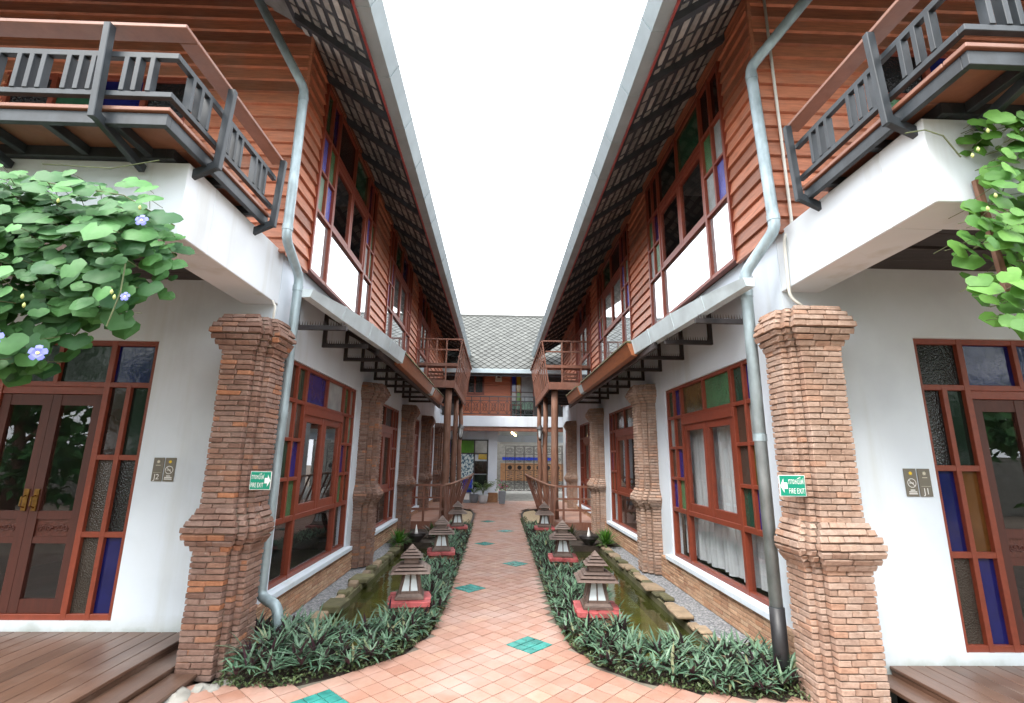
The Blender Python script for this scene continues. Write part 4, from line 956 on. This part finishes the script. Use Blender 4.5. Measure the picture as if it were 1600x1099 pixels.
def flower(parent, c, az, sc):
    vs, fs = [], []; n = Vector((math.sin(az)*.5, -1, .1)).normalized(); x = n.cross(Vector((0, 0, 1))).normalized(); y = x.cross(n)
    for k in range(5):
        a = k*2*math.pi/5+.3; d = x*math.cos(a)+y*math.sin(a); e = x*-math.sin(a)+y*math.cos(a); b = len(vs)
        for u, w, h in ((.15, .10, 0), (.6, .42, .12), (1.0, .40, .05), (1.12, .0, .0)):
            vs += [tuple(Vector(c)+(d*u-e*w+n*h)*sc), tuple(Vector(c)+(d*u+e*w+n*h)*sc)]
        fs += [(b, b+1, b+3, b+2), (b+2, b+3, b+5, b+4), (b+4, b+5, b+7, b+6)]
    o = raw('flower', vs, fs, 'petal', parent)
    MB().tube([tuple(Vector(c)-n*.5*sc), tuple(Vector(c)+n*.12*sc)], [.08*sc, .24*sc], 7).build('throat', 'petalc', o)
def vine(name, label, cnt, gen, mat, seed, flowers, stems, buds):
    rs = random.Random(seed); ctr = gen(rs)
    v = empty('vine', ctr[0], label, 'vine'); ms = [leaf_mesh(mat, seed+k) for k in range(5)]; st = MB(); IV, IF = [], []
    for k in range(cnt):
        p, nrm, sz = gen(rs); nrm = Vector(nrm).normalized(); tip = Vector((rs.uniform(-.75, .75), rs.uniform(-.3, .1), -1)); tip = (tip-nrm*tip.dot(nrm)).normalized(); x = tip.cross(nrm)
        mw = Matrix(((x.x, tip.x, nrm.x, p[0]), (x.y, tip.y, nrm.y, p[1]), (x.z, tip.z, nrm.z, p[2]), (0, 0, 0, 1))) @ Matrix.Diagonal((sz, sz, sz, 1))
        if k < 300: put(bpy.data.objects.new('leaf', ms[k % 5]), v, mw)
        else:
            dy = rs.uniform(.14, .34); mw.translation += Vector((p[0]*dy/p[1], dy, 0)); b0 = len(IV); IV += [tuple(mw @ w_.co) for w_ in ms[k % 5].vertices]; IF += [tuple(b0+i for i in f_.vertices) for f_ in ms[k % 5].polygons]
            continue
        q = Vector(p)-nrm*rs.uniform(.05, .12)-tip*sz*.5; st.tube([p, tuple(q)], .0022, 4, False)
    if IV: raw('inner_leaves', IV, IF, mat, v, kind='stuff')
    st.build('petioles', 'stem', v, kind='stuff')
    for s_ in stems: MB().tube(s_, .004, 6).build('stem', 'stem', v)
    for c, sc in flowers: flower(v, c, rs.uniform(-.6, .6), sc)
    bd = [MB().lathe(c, [(.001, 0), (.007, .008), (.008, .018), (.002, .030)], 8).build('bud', 'bud', v, smooth=True) for c in buds]
def gen_l(rs):
    while True:
        x, z = rs.uniform(-3.75, -2.02), rs.uniform(2.02, 3.40)
        lo = 2.13+max(0, (x+2.72))*.98+.05*math.sin(x*9); hi = 3.33-.12*max(0, x+2.6)-.8*max(0, x+2.28)
        if lo < z < hi: break
    f = (z-lo)/(hi-lo); y = 2.72+rs.uniform(-.06, .30)-.10*math.sin(math.pi*f)
    return (x, y, z), (rs.uniform(-.35, .45), -1.0, .25+f*.55+rs.uniform(-.25, .35)), rs.choice((.055, .07, .08, .09, .105, .118, .135))
vine('vine', 'large blue-flowered vine with dark green leaves hanging at the left balcony', 1500, gen_l, 'vine_l', 70,
     [((-2.86, 2.55, 2.66), .036), ((-2.83, 2.55, 2.44), .040), ((-2.66, 2.55, 2.19), .040), ((-2.42, 2.55, 2.11), .040), ((-2.02, 2.55, 2.88), .032), ((-3.0, 2.55, 3.03), .034), ((-2.03, 2.55, 2.43), .024)],
     [[(-3.7, 2.85, 3.3), (-3.0, 2.83, 3.28), (-2.4, 2.85, 3.2), (-2.05, 2.85, 3.0)], [(-2.2, 2.72, 2.7), (-2.18, 2.7, 2.5), (-2.22, 2.7, 2.3)], [(-3.1, 3.0, 3.5), (-2.6, 2.95, 3.45), (-2.3, 2.95, 3.52)]],
     [(-2.18, 2.64, 2.47), (-2.16, 2.64, 2.44), (-2.62, 2.6, 2.42), (-2.6, 2.6, 2.37), (-2.55, 2.6, 3.0), (-2.1, 2.62, 2.98)])
def gen_r(rs):
    while True:
        x, z = rs.uniform(2.54, 3.6), rs.uniform(2.30, 3.62)
        lim = 2.72+.10*math.sin(z*6) if z > 3.25 else (2.555+.14*(z-2.4) if z > 2.55 else 2.72)
        if x > lim: break
    return (x, 2.34+rs.uniform(-.06, .22), z), (rs.uniform(-.5, .4), -1, rs.uniform(.1, .75)), rs.choice((.07, .085, .095, .105, .115))
vine('vine', 'bright light green vine climbing a wooden stake at the right balcony', 430, gen_r, 'vine_r', 90, [],
     [[(2.60, 2.36, 3.3), (2.50, 2.34, 3.42), (2.42, 2.36, 3.47), (2.32, 2.38, 3.46)]], [(2.62, 2.28, 3.28), (2.58, 2.28, 3.24), (2.66, 2.28, 3.0), (2.70, 2.28, 3.40), (2.6, 2.28, 2.92)])
tag(MB().bar((2.84, 2.52, 3.26), (2.87, 2.51, 2.56), .036, .024, (0, 1, 0)).build('stake', 'log'), 'weathered wooden stake among the leaves of the right vine', 'stake')
rock = MB(); rr = random.Random(2)
for x, y, s in ((-2.14, 4.12, .09), (-2.27, 3.98, .11), (-2.05, 4.22, .07)):
    rock.lathe((x, y, GZ-.05), [(s*1.1, 0), (s*1.15, s*.4), (s*.9, s*.62), (s*.3, s*.75)], 9); b = len(rock.v)-36
    for i in range(b, b+36): rock.v[i] = tuple(c+rr.uniform(-.018, .018) for c in rock.v[i])
tag(rock.build('footing', 'cement', smooth=True), 'lumpy cement footing at the foot of the left brick pier', 'footing')

# ------------------------------------------------------------------ log-post balconies further down the lane
def far_balcony(S, side):
    L = side == 'L'; y0 = 13.15; s0 = y0-S.y0; s1 = s0+4.6; nf = 1.0 if L else 1.12
    B = empty('log_balcony', S.P(.5, s0+2, 0), 'timber balcony on log posts down the lane, '+('left' if L else 'right')+' side', 'balcony', 'log post balconies')
    for n, s, k_ in ((nf-.08, s0+.18, 1), (nf-.02, s0+2.2, .8), (nf-.02, s0+4.2, .8)):
        pts = [(n+RN.uniform(-.02, .02), s+RN.uniform(-.02, .02), z) for z in (GZ-.1, .6, 1.3, 2.0, 2.8, 3.5)]; S.mb().tube(pts, [x_*k_ for x_ in (.112, .102, .106, .096, .096, .09)], 12).build('log_post', 'log', B, smooth=True)
    S.mb().box(.0, nf+.05, s0, s1, 3.60, 3.66).build('floor', 'beamwood', B); S.mb().box(.0, nf+.06, s0-.05, s0-.001, 3.46, 3.66).build('edge_beam', 'beamwood', B); S.mb().box(nf+.06, nf+.11, s0-.05, s1, 3.46, 3.66).build('edge_beam', 'beamwood', B)
    for k in range(6): S.mb().box(.0, nf, s0+.3+k*.75, s0+.38+k*.75, 3.48, 3.599).build('joist', 'rafter', B)
    tp = nf+.26
    S.mb().box(-.05, tp, s0-.06, s0, 4.80, 4.84).build('top_rail', 'beamwood', B); S.mb().box(-.05, tp-.08, s0-.055, s0-.005, 4.50, 4.54).build('mid_rail', 'beamwood', B); S.mb().box(-.05, tp-.10, s0-.06, s0+.3, 4.06, 4.14).build('seat', 'beamwood', B)
    for k in range(3): S.mb().box(.3, .75, s0+.5, s0+.53, 3.75+k*.10, 3.81+k*.10).build('slat', 'beamwood', B)
    for k, n in enumerate((.05, .32, .58, .85)):
        S.mb().box(n-.02, n+.02, s0-.05, s0-.01, 3.66 if k % 2 else 4.14, 4.80).build('rail_post', 'beamwood', B)
    S.mb().box(tp-.02, tp+.05, s0+.001, s1, 4.80, 4.84).build('top_rail', 'beamwood', B); S.mb().box(tp-.09, tp-.05, s0+.001, s1, 4.32, 4.36).build('mid_rail', 'beamwood', B)
    for k in range(10):
        s = s0+.03+k*.48; S.mb().bar((nf+.085, s, 3.50), (tp+.01, s, 4.80), .05, .035, (1, 0, 0)).build('rail_slat', 'beamwood', B)
    # raised terrace below with leaning rail
    T = empty('terrace', S.P(.5, s0+2, 0), 'raised brown tiled terrace with leaning timber rail below the '+('left' if L else 'right')+' balcony', 'terrace', 'tiled terraces')
    fl = S.mb().box(.0, nf+.05, s0-.55, s1+.5, -.3, .05).build('floor', 'tile', T); S.mb().box(.0, nf+.06, s0-.60, s0-.551, -.3, .06).build('edge_board', 'beamwood', T)
    S.mb().box(.001, .03, s0-.5, s1+.5, .05, .20).build('skirting', 'plaster', T)
    for z, w in ((.92, .05), (.62, .04), (.35, .05)): S.mb().box(.05, nf, s0-.60, s0-.555, z-w/2, z+w/2).build('rail', 'beamwood', T)
    for n in (.12, .5, .92): S.mb().box(n-.025, n+.025, s0-.602, s0-.553, .06, .90).build('rail_post', 'beamwood', T)
    pts = [(nf-.0, s0-.58, .92), (nf+.14, s0-.1, .93), (nf+.30, s0+1.2, .98), (nf+.42, s0+3, 1.02), (nf+.46, s1, 1.04)]; S.mb().tube(pts, .032, 8).build('top_rail', 'log', T, smooth=True)
    for k in range(14):
        f = k/13*(len(pts)-1.001); i = int(f); a, b = Vector(pts[i]), Vector(pts[i+1]); c = a.lerp(b, f-i)
        S.mb().bar((nf+.05, c.y, -.05), tuple(c), .09, .03, (1, 0, 0)).build('rail_slat', 'beamwood', T)
    ex, wy = (-.66, 17.0) if L else (.76, 17.2); g = 1 if L else -1
    peb = MB(); q = [(ex, 13.0), (ex-.02*g, 15.4), (ex-.12*g, 16.3), (ex-.5*g, 16.9), (ex-.62*g, 13.0)]; peb.prism(q if not L else q, -.5, GZ+.012); peb.build('pebble_strip', 'pebble', kind='structure')
    kb = MB().tube([(ex, 12.8, GZ+.02), (ex-.0*g, 14.5, GZ+.02), (ex-.03*g, 15.6, GZ+.02), (ex-.12*g, 16.3, GZ+.02), (ex-.35*g, 16.75, GZ+.02), (ex-.6*g, 16.9, GZ+.02)], .03, 8).build('edging', 'iron', kind='structure')
    # carriage lamp on a log post
    w = empty('wall_lamp', S.P(nf+.02, s0+2.0, 2.3), 'black carriage lamp on the '+('left' if L else 'right')+' log post', 'lamp', 'carriage lamps')
    c = S.P(nf+.16, s0+2.05, 0); MB().tube([S.P(nf+.06, s0+2.1, 2.34), S.P(nf+.12, s0+2.07, 2.62), (c[0], c[1], 2.60)], .014, 8).build('bracket', 'iron', w, smooth=True)
    MB().lathe((c[0], c[1], 2.2), [(.02, 0), (.05, .05), (.085, .30)], 8).build('lamp_glass', 'lanternglass', w); MB().lathe((c[0], c[1], 2.50), [(.13, 0), (.07, .06), (.02, .12)], 8).build('lamp_cap', 'iron', w); MB().lathe((c[0], c[1], 2.13), [(.01, 0), (.04, .03), (.055, .08)], 8).build('lamp_base', 'iron', w)
    for k in range(4): a = k*math.pi/2+.4; MB().bar((c[0]+.052*math.cos(a), c[1]+.052*math.sin(a), 2.24), (c[0]+.088*math.cos(a), c[1]+.088*math.sin(a), 2.51), .014, .014).build('lamp_bar', 'iron', w)
far_balcony(LEFT, 'L'); far_balcony(RIGHT, 'R')

# ------------------------------------------------------------------ house closing the lane
E_ = empty('house', (0, 22, 0), 'house closing the far end of the lane under a grey diamond shingle roof', 'house'); FY = 20.4
MB().box(-5, 5, FY+.05, FY+6.5, 3.2, 5.35).build('upper_wall', 'room', E_)
z = 3.26
while z < 5.3:
    MB().box(-.62, .52, FY+.012, FY+.048, z, z+.145).build('plank', 'orange', E_, bev=.004)
    if z < 4.2: MB().box(-1.75, -.623, FY+.010, FY+.046, z, z+.145).build('plank', 'orange', E_, bev=.004)
    z += .15
Wq = lambda u, d, z: (u, FY-d, z)
w = Win('window', Wq, E_)
for u in (-1.72, -1.30, -1.0, -.64): w.v(u, 4.22, 5.06, .07)
w.h(5.04, -1.75, -.6, .07).h(4.24, -1.75, -.6, .07)
for a, b in ((-1.72, -1.30), (-1.30, -1.0), (-1.0, -.64)): w.pane(a, b, 4.24, 5.04, 'k')
w.done()
w = Win('window', Wq, E_)
for u in (.56, .76, .96, 1.5): w.v(u, 3.26, 5.06, .035)
w.h(5.05, .54, 1.5).h(4.35, .54, .96, .03).h(3.8, .54, .96, .03)
for a, b, q in ((.56, .76, 'Bsgd'), (.76, .96, 'yeld'), (.96, 1.5, 'WWld')):
    for (z0, z1), k in zip(((4.35, 5.05), (3.95, 4.35), (3.6, 3.95), (3.26, 3.6)), q): w.pane(a, b, z0, z1, k)
w.done()
MB().box(-5, 5, FY-.9, FY+.2, 2.83, 3.25).build('balcony_slab', 'plaster', E_, bev=.01); MB().box(-5, 5, FY-.85, FY-.6, 2.66, 2.828).build('beam', 'beamwood', E_)
MB().box(-5, 5, FY-.55, FY+5, 2.74, 2.825).build('passage_ceiling', 'galv', E_)
# roof with diamond shingles
ye, ze_, yr, zr_ = FY-1.2, 5.12, FY+3.1, 8.62
rf = MB(); rf.hexa([(-6, ye, ze_-.12), (6, ye, ze_-.12), (6, yr, zr_-.12), (-6, yr, zr_-.12), (-6, ye, ze_-.02), (6, ye, ze_-.02), (6, yr, zr_-.02), (-6, yr, zr_-.02)]); roof = rf.build('roof', 'shinglebed', E_)
MB().hexa([(-6, yr, zr_-.12), (6, yr, zr_-.12), (6, yr+4.3, ze_-.12), (-6, yr+4.3, ze_-.12), (-6, yr, zr_-.02), (6, yr, zr_-.02), (6, yr+4.3, ze_-.02), (-6, yr+4.3, ze_-.02)]).build('roof_slope', 'shinglebed', roof)
Ls = math.hypot(yr-ye, zr_-ze_); du = Vector((0, (yr-ye)/Ls, (zr_-ze_)/Ls)); nn = Vector((0, -du.z, du.y)); hw, hv = .165, .20
o0 = Vector((0, ye, ze_)); sh = []; row = 0; v = .0
while v < Ls:
    x = -3.4+(hw if row % 2 else 0)
    while x < 3.6: sh.append((x, v)); x += 2*hw
    v += hv*.98; row += 1
sm = bpy.data.meshes.new('shingle'); g = .93
sm.from_pydata([(-hw*g, 0, .012), (0, -hv*g, .03), (hw*g, 0, .012), (0, hv*g, 0), (-hw*g, 0, 0), (0, -hv*g, .004), (hw*g, 0, 0)], [], [(0, 1, 2, 3), (4, 5, 1, 0), (5, 6, 2, 1)]); sm.materials.append(M['shingle'])
sh.sort(key=lambda q: abs(q[0]-.1)*.9+q[1]*.35); rest = MB()
for k, (x, v) in enumerate(sh):
    p = o0+Vector((x, 0, 0))+du*v
    mw = Matrix(((1, 0, 0, p.x), (0, du.y, nn.y, p.y), (0, du.z, nn.z, p.z), (0, 0, 0, 1)))
    if k < 300: put(bpy.data.objects.new('shingle', sm), roof, mw)
    else: rest.add([tuple(mw @ vv.co) for vv in sm.vertices], [tuple(f.vertices) for f in sm.polygons])
raw('shingles', rest.v, rest.f, 'shingle', roof, kind='stuff')
MB().box(-6, 6, ye-.16, ye-.0, ze_-.20, ze_-.03).build('gutter', 'gutter', roof, bev=.01); MB().box(-6, 6, ye+.02, ye+.06, ze_-.30, ze_-.15).build('fascia', 'rafter', roof); MB().box(-6, 6, ye+.06, FY, ze_-.06, ze_-.02).build('eave_lining', 'rafter', roof)
MB().tube([(-6, yr, zr_), (6, yr, zr_)], .08, 8).build('ridge_cap', 'shingle', roof)
# balcony railing of scrolled iron
R_ = empty('iron_railing', (0, FY-.85, 3.25), 'scrolled iron railing on the far balcony', 'railing')
MB().box(-4, 4, FY-.88, FY-.84, 4.02, 4.06).build('top_bar', 'steel', R_); MB().box(-4, 4, FY-.875, FY-.845, 3.32, 3.345).build('bottom_bar', 'steel', R_); MB().box(-4, 4, FY-.875, FY-.845, 3.86, 3.88).build('upper_bar', 'steel', R_)
for k in range(-9, 10):
    x = k*.36; MB().box(x-.012, x+.012, FY-.872, FY-.848, 3.345, 4.02).build('upright', 'steel', R_)
    pts = [(x+.18+.085*math.cos(t)*(1-.05*t), FY-.86, 3.60+.20*math.sin(t)*(1-.05*t)) for t in [q*.6 for q in range(14)]]; MB().tube(pts, .010, 5).build('scroll', 'steel', R_)
    MB().tube([(x+.02, FY-.86, 3.36), (x+.18, FY-.86, 3.60), (x+.34, FY-.86, 3.36)], .009, 5).build('scroll', 'steel', R_); MB().tube([(x+.02, FY-.86, 3.85), (x+.18, FY-.86, 3.64), (x+.34, FY-.86, 3.85)], .009, 5).build('scroll', 'steel', R_)
fx = empty('flood_lamp', (0, FY, 4.9), 'cream twin-headed emergency lamp on far orange siding', 'lamp')
MB().box(-.14, .14, FY-.09, FY+.008, 4.78, 4.94).build('body', 'cream', fx, bev=.01)
for x in (-.10, .10): MB().lathe((x, FY-.06, 4.945), [(.03, 0), (.055, .05), (.05, .09)], 8).build('lamp_head', 'cream', fx)
# ground floor: glazed shop front left, passage with iron gate right
sfy = FY+.0
MB().box(-5, -.36, sfy+.06, sfy+.14, -.2, 2.74).build('wall', 'plaster', E_); MB().box(-.36, .0, sfy-.05, sfy+.3, -.2, 2.74).build('column', 'plaster', E_)
MB().box(-.05, .0, sfy+.3, 25, -.2, 2.74).build('passage_wall', 'room', E_)
Wg = lambda u, d, z: (u, sfy-d, z)
w = Win('shop_window', Wg, E_, 'iron')
for u in (-2.9, -2.35, -1.9, -.94, -.40): w.v(u, .35, 2.32, .05)
w.h(2.32, -2.9, -.38).h(1.78, -2.9, -.38, .04)
for a, b, k, k2 in ((-2.9, -2.35, 'y', 'flowerpanel'), (-2.35, -1.9, 'B', 'flowerpanel'), (-1.9, -.94, 'e', 'flowerpanel'), (-.94, -.40, 's', 'r')):
    w.pane(a, b, 1.78, 2.32, k)
    if b > -.5: w.pane(a+.14, b, 1.52, 1.78, 'y').pane(a, b, .95, 1.50, 'r').pane(a, b, .4, .95, 'd')
    else: w.pane(a, b, .35, 1.78, k2)
w.done()
Gt = empty('iron_gate', (1.3, 24.9, 0), 'ornamental black iron gate closing the passage', 'gate'); gy = 24.9
MB().box(.1, 3.6, gy-.04, gy+.04, 2.28, 2.40).build('lintel', 'white', Gt); MB().box(.0, 5, gy+.05, gy+.10, 2.401, 2.74).build('header_panel', 'plaster', Gt)
for k in range(7):
    x0 = .42+k*.48; fr = MB()
    fr.box(x0, x0+.025, gy-.015, gy+.015, .02, 2.22); fr.box(x0+.43, x0+.455, gy-.015, gy+.015, .02, 2.22)
    for z in (.02, .30, 1.0, 1.3, 1.80, 2.19): fr.box(x0+.026, x0+.429, gy-.013, gy+.013, z, z+.025)
    leaf = fr.build('gate_panel', 'iron', Gt); xc = x0+.2275
    MB().tube([(xc, gy-.012, 1.15), (xc, gy+.012, 1.15)], .11, 16).build('rosette', 'iron', leaf)
    for z in (.16, 1.55, 2.0):
        for r_ in (.075, .13): MB().tube([(xc+r_*math.cos(t*math.pi/6)*1.2, gy, z+r_*math.sin(t*math.pi/6)*.85) for t in range(13)], .011, 5).build('scroll', 'iron', leaf)
    for q in range(5): MB().tube([(xc+.15*math.sin(t*1.1+q), gy, .36+q*.125+t*.02) for t in range(7)], .012, 5).build('scroll', 'iron', leaf)
tag(MB().box(-6, 6, 29.0, 29.1, -.3, 2.6).build('boundary_wall', 'cement'), 'pale wall in daylight seen through the far gate', 'wall')
tag(MB().box(.3, 3.4, 28.7, 28.72, 1.5, 1.66).build('blue_sheet', 'blue'), 'blue sheet seen through the far gate', 'sheet')
MB().box(-6, 6, 20.81, 40, -.3, GZ-.01).build('passage_floor', 'cement', kind='structure')
for k, (x, y) in enumerate(((.62, 21.0), (.74, 22.2), (.86, 23.4))):
    b = empty('bulb', (x, y, 2.7), ('nearest', 'second', 'farthest')[k]+' small lit bulb under the passage ceiling', 'lamp', 'passage bulbs')
    MB().lathe((x, y, 2.62), [(.012, 0), (.04, .03), (.035, .07), (.015, .10)], 8).build('globe', 'bulb', b)
    MB().lathe((x, y, 2.72), [(.03, 0), (.03, .02)], 8).build('socket', 'iron', b)
# passage plants
def palm(x, y, h, n, label, pot, par_h, seed):
    r = empty('potted_palm', (x, y, GZ), label, 'plant'); rs = random.Random(seed)
    MB().lathe((x, y, GZ), [(.13, 0), (.17, .12), (.20, .30), (.21, .32), (.18, .31), (.17, .27)], 16).build('pot', pot, r, smooth=True)
    for k in range(n):
        az = rs.uniform(0, 6.28); l = h*rs.uniform(.75, 1.1); d = Vector((math.cos(az), math.sin(az), 0)); V, F = [], []; pts = [Vector((x, y, GZ+.28))+d*l*.55*t**1.5+Vector((0, 0, l*(t-.42*t**3))) for t in [q/9 for q in range(10)]]
        sd = Vector((-d.y, d.x, 0))
        for i in range(3, 10):
            for sg in (-1, 1):
                ll = .20*(1-.55*abs(i-6)/5); tipv = pts[i]+sd*sg*ll+d*ll*.5-Vector((0, 0, ll*.35)); b = len(V); V += [tuple(pts[i]-d*.012), tuple(pts[i]+d*.015), tuple(tipv)]; F.append((b, b+1, b+2))
        f = raw('frond', V, F, 'palm', r); MB().tube([tuple(p) for p in pts], .005, 4, False).build('stalk', 'stem', f)
palm(-.52, 19.4, .85, 22, 'bushy palm in a white pot before the far shop window', 'pot', .3, 1); palm(-.88, 19.6, .5, 12, 'small palm left of the white-potted palm', 'greypot', .3, 2)
bl = empty('blue_bin', (-1.12, 19.6, GZ), 'bright blue plastic bin left of the palms', 'bin'); MB().hexa([(-1.30, 19.5, .02+.28), (-.98, 19.5, .30), (-.98, 19.75, .30), (-1.30, 19.75, .30), (-1.33, 19.47, .78), (-.95, 19.47, .78), (-.95, 19.78, .78), (-1.33, 19.78, .78)]).build('body', 'blue', bl, bev=.01); MB().box(-1.28, -1.0, 19.5, 19.75, GZ, .295).build('stand', 'greypot', bl); MB().box(-1.25, -1.05, 19.492, 19.499, .02, .25).build('notice', 'white', bl)
tag(MB().box(-.34, .05, 19.75, 19.95, GZ, .26).build('planter_block', 'terra', bev=.01), 'terracotta block at the foot of the white column', 'block')
gp_ = empty('planter', (.20, 19.3, GZ), 'tall grey planter with pink flowers before the passage', 'planter'); MB().hexa([(.10, 19.2, GZ), (.32, 19.2, GZ), (.32, 19.42, GZ), (.10, 19.42, GZ), (.07, 19.17, .36), (.36, 19.17, .36), (.36, 19.45, .36), (.07, 19.45, .36)]).build('box', 'greypot', gp_, bev=.008)
rs = random.Random(9); V, F, V2, F2 = [], [], [], []
for k in range(150):
    c = Vector((.21+rs.gauss(0, .13), 19.3+rs.gauss(0, .1), .38+abs(rs.gauss(0, .16)))); M3 = Euler((rs.uniform(-1, 1), rs.uniform(-1, 1), rs.uniform(0, 6))).to_matrix(); A, B = (V2, F2) if k % 3 == 0 else (V, F); b0 = len(A); s_ = .045
    A += [tuple(c+M3 @ Vector(q)*s_) for q in ((-1, 0, 0), (0, -.5, .1), (1.1, 0, 0), (0, .5, .1))]; B.append((b0, b0+1, b0+2, b0+3))
raw('foliage', V, F, 'palm', gp_); raw('blossom', V2, F2, 'pink', gp_)
cm = empty('security_camera', (.02, FY-.3, 2.5), 'white security camera under the far balcony beam', 'camera'); MB().box(-.0, .10, FY-.45, FY-.25, 2.52, 2.60).build('housing', 'white', cm, bev=.01); MB().tube([(.05, FY-.3, 2.60), (.05, FY-.3, 2.74)], .02, 8).build('mount', 'white', cm)

# ------------------------------------------------------------------ garden trees behind the viewpoint (they show in the glass)
TREES = [(-9.5, -6.5, 6.5), (-15, -6, 7), (-20.5, -4.5, 6.5), (-25.5, -2.5, 6.5), (-4, -10, 7.5), (2, -11, 6.8), (7, -9, 7.2), (12.5, -6.5, 6.4), (18, -5.5, 6.8), (24, -3.5, 6.6)]
for k, (x, y, h) in enumerate(TREES):
    t_ = empty('garden_tree', (x, y, GZ), 'leafy garden tree behind the viewpoint, tree %s' % ('far left, mid left, left, outer left, near left, centre, near right, right, mid right, far right'.split(', ')[k]), 'tree', 'garden trees'); rs = random.Random(400+k)
    MB().tube([(x, y, -.6), (x+.1, y, 1.2), (x-.05, y+.1, 2.6), (x, y, h*.7)], [.22, .17, .13, .05], 10).build('trunk', 'log', t_, smooth=True)
    for q in range(6): a = q*1.05; MB().tube([(x, y, 1.8+q*.4), (x+math.cos(a)*.8, y+math.sin(a)*.8, 2.6+q*.45), (x+math.cos(a)*1.6, y+math.sin(a)*1.6, 3.2+q*.45)], [.08, .05, .02], 6).build('limb', 'log', t_)
    V, F = [], []; cl = [(x+rs.gauss(0, 1.5), y+rs.gauss(0, 1.2), rs.uniform(.5, h)) for _ in range(46)]
    for q in range(3000):
        c = rs.choice(cl); p = Vector(c)+Vector((rs.gauss(0, .42), rs.gauss(0, .42), rs.gauss(0, .36))); M3 = Euler((rs.uniform(-1.2, 1.2), rs.uniform(-1.2, 1.2), rs.uniform(0, 6.3))).to_matrix(); s_ = rs.uniform(.14, .26); b0 = len(V)
        V += [tuple(p+M3 @ Vector(e)*s_) for e in ((-1, 0, 0), (0, -.6, .15), (1.2, 0, 0), (0, .6, .15))]; F.append((b0, b0+1, b0+2, b0+3))
    raw('crown', V, F, 'vine_l', t_)
tag(MB().box(-32, 32, -13.2, -13, -.6, 1.9).build('added_horizon_wall', 'cement'), 'unseen low cement wall added behind the garden trees to block the horizon', 'wall')  # unseen wall added to keep the bright low horizon out of the glass
tag(MB().box(.2, 4.2, 28.5, 28.66, .35, 1.32).build('brown_boards', 'terra', bev=.01), 'brown boards leaning behind the far gate', 'boards')
